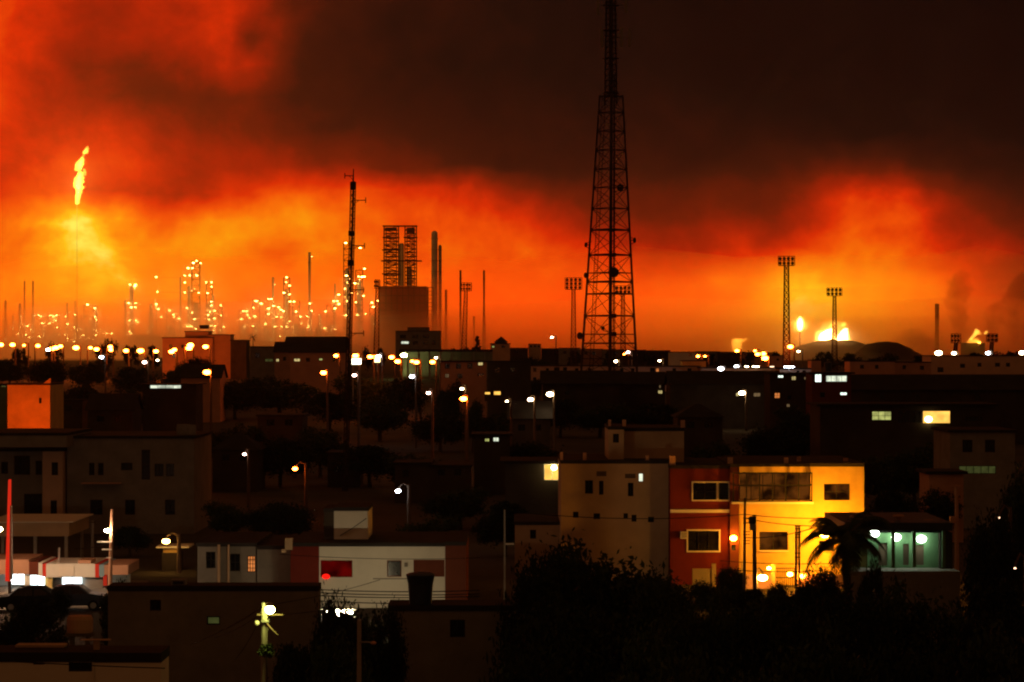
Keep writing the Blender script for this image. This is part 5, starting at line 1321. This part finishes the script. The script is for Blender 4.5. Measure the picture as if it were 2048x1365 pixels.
# ================================================================ TREES
TR=[(1425,1158,110,150,'black hedge-like tree before the low lit wall'),(1498,1168,110,151,'black low tree before the gate pillar'),(1565,1176,120,149,'black low tree before the garden gate'),(1640,1165,120,146,'black low tree right of the garden gate'),(1470,1192,190,118,'black tree below the white gate lamp, left'),(1575,1196,190,114,'black tree below the white gate lamp, right'),(1340,1150,150,124,'black tree below the air conditioner of the red wall'),(1110,1082,190,109,'black tree at the foot of the beige wing')
 ,# px, top, width px, D, label
 (1205,1062,300,112,'big black round tree in front of the beige wing'),(1068,1098,170,106,'black tree left of the big round one'),(1318,1108,170,104,'black tree under the red house wall'),
 (1130,1180,260,92,'low black tree in front of the big round tree'),(1395,1168,190,96,'black tree in front of the garden wall'),(1530,1180,210,94,'black tree under the white gate lamp'),(1290,1215,260,80,'lower black tree at the bottom right of centre'),
 (1690,1160,190,98,'black tree under the palm'),(1830,1142,230,100,'black tree in front of the green porch'),(1980,1120,210,104,'black tree right of the green porch'),(2035,900,140,135,'tall black tree at the right edge'),
 (1985,1010,120,128,'black tree right of the pole with a crossbar'),(1620,1225,260,78,'black tree at the bottom, right of centre'),(1830,1235,280,76,'black tree at the bottom right'),(2000,1215,240,78,'black tree in the bottom right corner'),(1060,1270,220,70,'black tree at the bottom centre'),
 (1420,1262,280,70,'black tree at the bottom below the yellow house'),(1950,1180,180,90,'black tree between the porch and the right edge'),
 (700,1182,140,102,'dark scraggly tree in front of the white house'),(770,1198,90,104,'dark bushy tree right of the scraggly one'),(655,1200,80,100,'small dark tree at the left end of the white house'),(600,1250,150,92,'dark tree right of the yellow-green lamp'),(690,1240,190,88,'dark tree below the white house'),(668,1172,92,99,'dark leafy tree before the white light under the white house'),
 (250,1150,110,120,'dark tree beside the shop roof'),(60,1178,150,122,'dark tree in front of the shop'),(1740,1090,60,124,'dark bush between palm and porch'),
 (1640,1122,110,128,'dark tree under the palm fronds, in front of the gate'),(1880,960,110,215,'black tree above the pink-washed wall'),(1790,965,120,205,'black tree beside the yellow house'),(1760,905,130,260,'dark tree above the yellow house roof'),
 (1550,850,150,320,'dark tree behind the stair room roof'),(1430,875,130,280,'dark tree right of the roof room'),(1120,790,110,420,'dark tree under the white street lamps'),(1000,815,130,380,'dark tree below the deep orange lamp'),(880,825,120,380,'dark tree left of the deep orange lamp'),
 (760,790,140,410,'dark tree right of the antenna mast'),(660,775,120,440,'dark tree left of the antenna mast foot'),(560,745,170,480,'broad dark tree crown below the cream-lit windows'),(470,757,120,480,'broad dark tree crown right of the solitary orange lamp'),(250,770,130,400,'dark tree left of the white strip window'),(160,760,130,420,'dark tree right of the orange gable wall'),
 (460,840,150,330,'black tree in the dark middle, under the white strip window'),(560,870,150,300,'black tree in the dark middle, above the lone orange lamp'),(640,850,140,320,'black tree in the dark middle, near the antenna mast'),(740,880,150,300,'black tree right of the antenna mast foot'),(840,900,150,280,'black tree left of the two small white windows'),(1060,880,150,290,'black tree left of the roof room'),
 (920,970,170,230,'black tree behind the white house roof'),(1010,990,130,200,'black tree left of the dim annex'),(860,1020,140,190,'black tree behind the brown end of the white house'),(560,1000,150,210,'black tree behind the beige house'),(450,1000,120,215,'black tree right of the large dim building'),(260,1045,90,200,'dark tree behind the bracket pole'),
 (1600,800,120,360,'dark tree below the white-lit house'),(1720,835,120,310,'dark tree left of the greenish window'),(1830,880,150,260,'dark tree under the glowing amber room'),(1310,800,140,420,'dark tree below the small yellow window'),(1200,800,140,420,'dark tree below the radio tower'),
 (1060,712,70,640,'dark tree mass left of the radio tower, above the beige-ended block'),(1095,716,60,630,'dark tree beside the left leg of the radio tower'),(620,703,40,620,'dark tree left of the cream-lit window'),(565,697,24,640,'dark slim tree right of the green-patched house'),(395,712,90,600,'dark trees at the foot of the orange-washed house'),(905,753,50,420,'dark tree in front of the veranda house'),
 (890,768,60,400,'dark tree at the left of the lit lane'),(945,790,60,380,'dark tree right of the lit lane'),(1075,757,60,560,'dark tree hiding the foot of the long block'),(720,742,130,480,'dark tree under the glaring sign'),(810,742,110,470,'dark tree below the pair of orange lamps'),
 (20,712,80,620,'dark tree below the first orange lamps'),(95,717,90,600,'dark tree below the lamp cluster at left'),(180,716,90,590,'dark tree below the bluish lamp'),(270,726,110,560,'dark tree under the pinkish lamp'),(355,722,80,560,'dark tree under the orange-washed wall')]
for i,(px,py,w,D,lab) in enumerate(TR): tree(px,py,w,D,lab)
FAR=[(215,676,46,800,'domed tree on the skyline under the refinery columns'),(262,684,36,820,'low tree right of the domed skyline tree'),(305,682,34,810,'low tree on the skyline left of the orange-washed house'),(108,684,34,800,'small skyline tree above the lamp cluster'),(40,690,36,820,'small skyline tree at far left'),
 (655,684,16,840,'tiny skyline tree left of the antenna mast'),(735,692,26,820,'small skyline tree right of the antenna mast'),(762,690,24,820,'small skyline tree under the edge-on floodlight tower'),(905,690,42,830,'rounded skyline tree right of the grey apartment block'),(935,694,36,830,'low rounded skyline tree left of the conifer'),
 (1148,697,30,800,'small skyline tree behind the left leg of the radio tower'),(1218,694,24,800,'small skyline tree behind the thick leg of the radio tower'),(1300,700,22,800,'tiny skyline tree right of the radio tower'),(1372,698,26,820,'skyline tree above the pale green-white house'),(1420,701,34,820,'low skyline tree left of the ground flare'),(1495,702,36,800,'low skyline tree right of the ground flare'),
 (1550,698,30,790,'rounded skyline tree left of the tallest floodlight tower'),(1700,700,60,760,'tree mass in front of the dark mound'),(1770,705,60,740,'tree mass in front of the rounded mound'),(1650,698,50,770,'tree left in front of the dark mound'),(1950,699,50,820,'skyline tree under the small fire'),(1995,702,34,820,'skyline tree right of the right low floodlight tower'),(2026,697,34,840,'skyline tree at the right edge'),(1840,704,46,780,'low tree right of the rounded mound')]
for i,(px,py,w,D,lab) in enumerate(FAR): tree(px,py,w,D,lab,far=True)
def bush(px,py,w,D,lab): tree(px,py,w,D,lab,kind=0,name='bush')
bush(1462,1131,66,166,'round clipped bush at the pier of the lit house'); bush(1555,1160,50,150,'small bush under the gate lamps')
bush(120,1174,40,150,'small bush in front of the shop door')
def lit_bush():
    D=75.; t=root('tree',(X(534,D),D,0),'small leafy treetop lit yellow-green under the pole lamp','tree')
    c=P(533,1302,D-.2)
    me,cc=leaf_mesh('crown',[(0,0,0,.24,.24,.15)],500,.05,M['leaf'],333,14)
    o=bpy.data.objects.new('crown',me); COL.objects.link(o); o.parent=t; o.location=c-t.location
    MB().tube([(c.x,c.y,-.1),(c.x+.03,c.y,c.z*.6),(c.x,c.y,c.z)],[.06,.045,.02],6).build('trunk',M['bark'],t)
lit_bush()
def conifer(px,py,w,D,lab):
    b=g(D); h=Z(py,D)-b; r=w*D/F/2; t=root('conifer',(X(px,D),D,b),lab,'tree')
    env=[(0,0,h*(.45+.5*k/6),r*(1-k/7),r*(1-k/7),h*.05) for k in range(7)]
    me,cc=leaf_mesh('crown',env,900,.35,M['leafd'],71,42); o=bpy.data.objects.new('crown',me); COL.objects.link(o); o.parent=t
    MB().tube([(X(px,D),D,b-.2),(X(px,D),D,b+h)],[.25,.04],6).build('trunk',M['bark'],t)
conifer(955,672,26,800,'pointed conifer on the skyline, between dark chimneys')
def palm(px,py,Rpx,D,lab,nf=17,seed=1,leaf=24,zb=None,droop=1.):
    rs=random.Random(seed); zb=g(D) if zb is None else zb; c=P(px,py,D); Rr=Rpx*D/F
    t=root('palm_tree',(c.x,D,zb),lab,'palm tree')
    MB().tube([(c.x+.1*Rr,D,zb-.2),(c.x+.06*Rr,D,zb+(c.z-zb)*.5),(c.x,D,c.z)],[Rr*.10,Rr*.075,Rr*.065],9).build('trunk',M['bark'],t)
    for k in range(nf):
        az=2*math.pi*k/nf+rs.uniform(-.15,.15); el=rs.uniform(-.15,1.25) if k%3 else rs.uniform(.7,1.4); L=Rr*rs.uniform(.85,1.1); mb=MB(); pts=[]
        d=Vector((math.cos(az)*math.cos(el),math.sin(az)*math.cos(el),math.sin(el))); p=c.copy(); n=14
        for i in range(n+1):
            pts.append(p.copy()); d=(d+Vector((0,0,-.115*droop*(1+i*.06)))).normalized(); p=p+d*L/n
        mb.tube(pts,[Rr*.018*(1-i/(n+2)) for i in range(n+1)],4)
        for i in range(1,n*leaf//14):
            f=i/(n*leaf/14)*n; i0=min(int(f),n-1); q=pts[i0].lerp(pts[i0+1],f-i0); tan=(pts[i0+1]-pts[i0]).normalized(); side=tan.cross(Vector((0,0,1)))
            side=side.normalized() if side.length>.01 else Vector((1,0,0)); ll=L*.27*math.sin(math.pi*min(1,.12+.88*i/(n*leaf/14)))**.6
            for sg in (-1,1):
                dv=(side*sg*.8+tan*.55+Vector((0,0,-.42+rs.uniform(-.15,.1)))).normalized(); e=q+dv*ll; wv=tan*ll*.05
                m_=q+dv*ll*.5+Vector((0,0,ll*.03)); mb.add([q-wv,q+wv,m_+wv,e,m_-wv],[(0,1,2,3,4)])
        mb.build('frond',M['leaf'],t)
palm(1690,1082,116,122,'dark palm with drooping fronds against the yellow house',28,3,44,0)
palm(506,676,12,760,'small palm silhouette on the skyline, right of the orange-washed house',13,5,14)
# lights glimpsed through leaves
def leaf_lights():
    D=147.; t=root('strip_light',(X(680,D),D,0),'white fluorescent light glimpsed through dark leaves below the white house','lamp')
    b=MB()
    for a,c,y0,y1 in ((645,654,1221.5,1225),(673,688,1222,1225.5),(689,706,1223.5,1228),(671,678,1228,1231)): b.pbox(a,y0,c,y1,D,.1)
    b.each('tube',E['tube'],t)
    p=MB(); p.pbox(641,1220.6,643,1250,D+.2,.1); p.pbox(708,1220.6,710,1250,D+.2,.1); p.each('post',M['steel'],t)
    MB().pbox(640,1219,711,1220.5,D+.15,.2).build('rail',M['steel'],t)
    for px,py,lab,e in ((1795,1229,'tiny yellowish garden light among the black trees, upper of two','dim'),(1778,1254,'tiny yellowish garden light among the black trees, lower of two','dim')):
        lamp_post(px,py,112,2.6,e,lab,armpx=6,base=0)
leaf_lights()

lamp_post(62,876,318,6,'gable','orange street lamp behind the large dim building, lighting the orange gable wall',armpx=8)
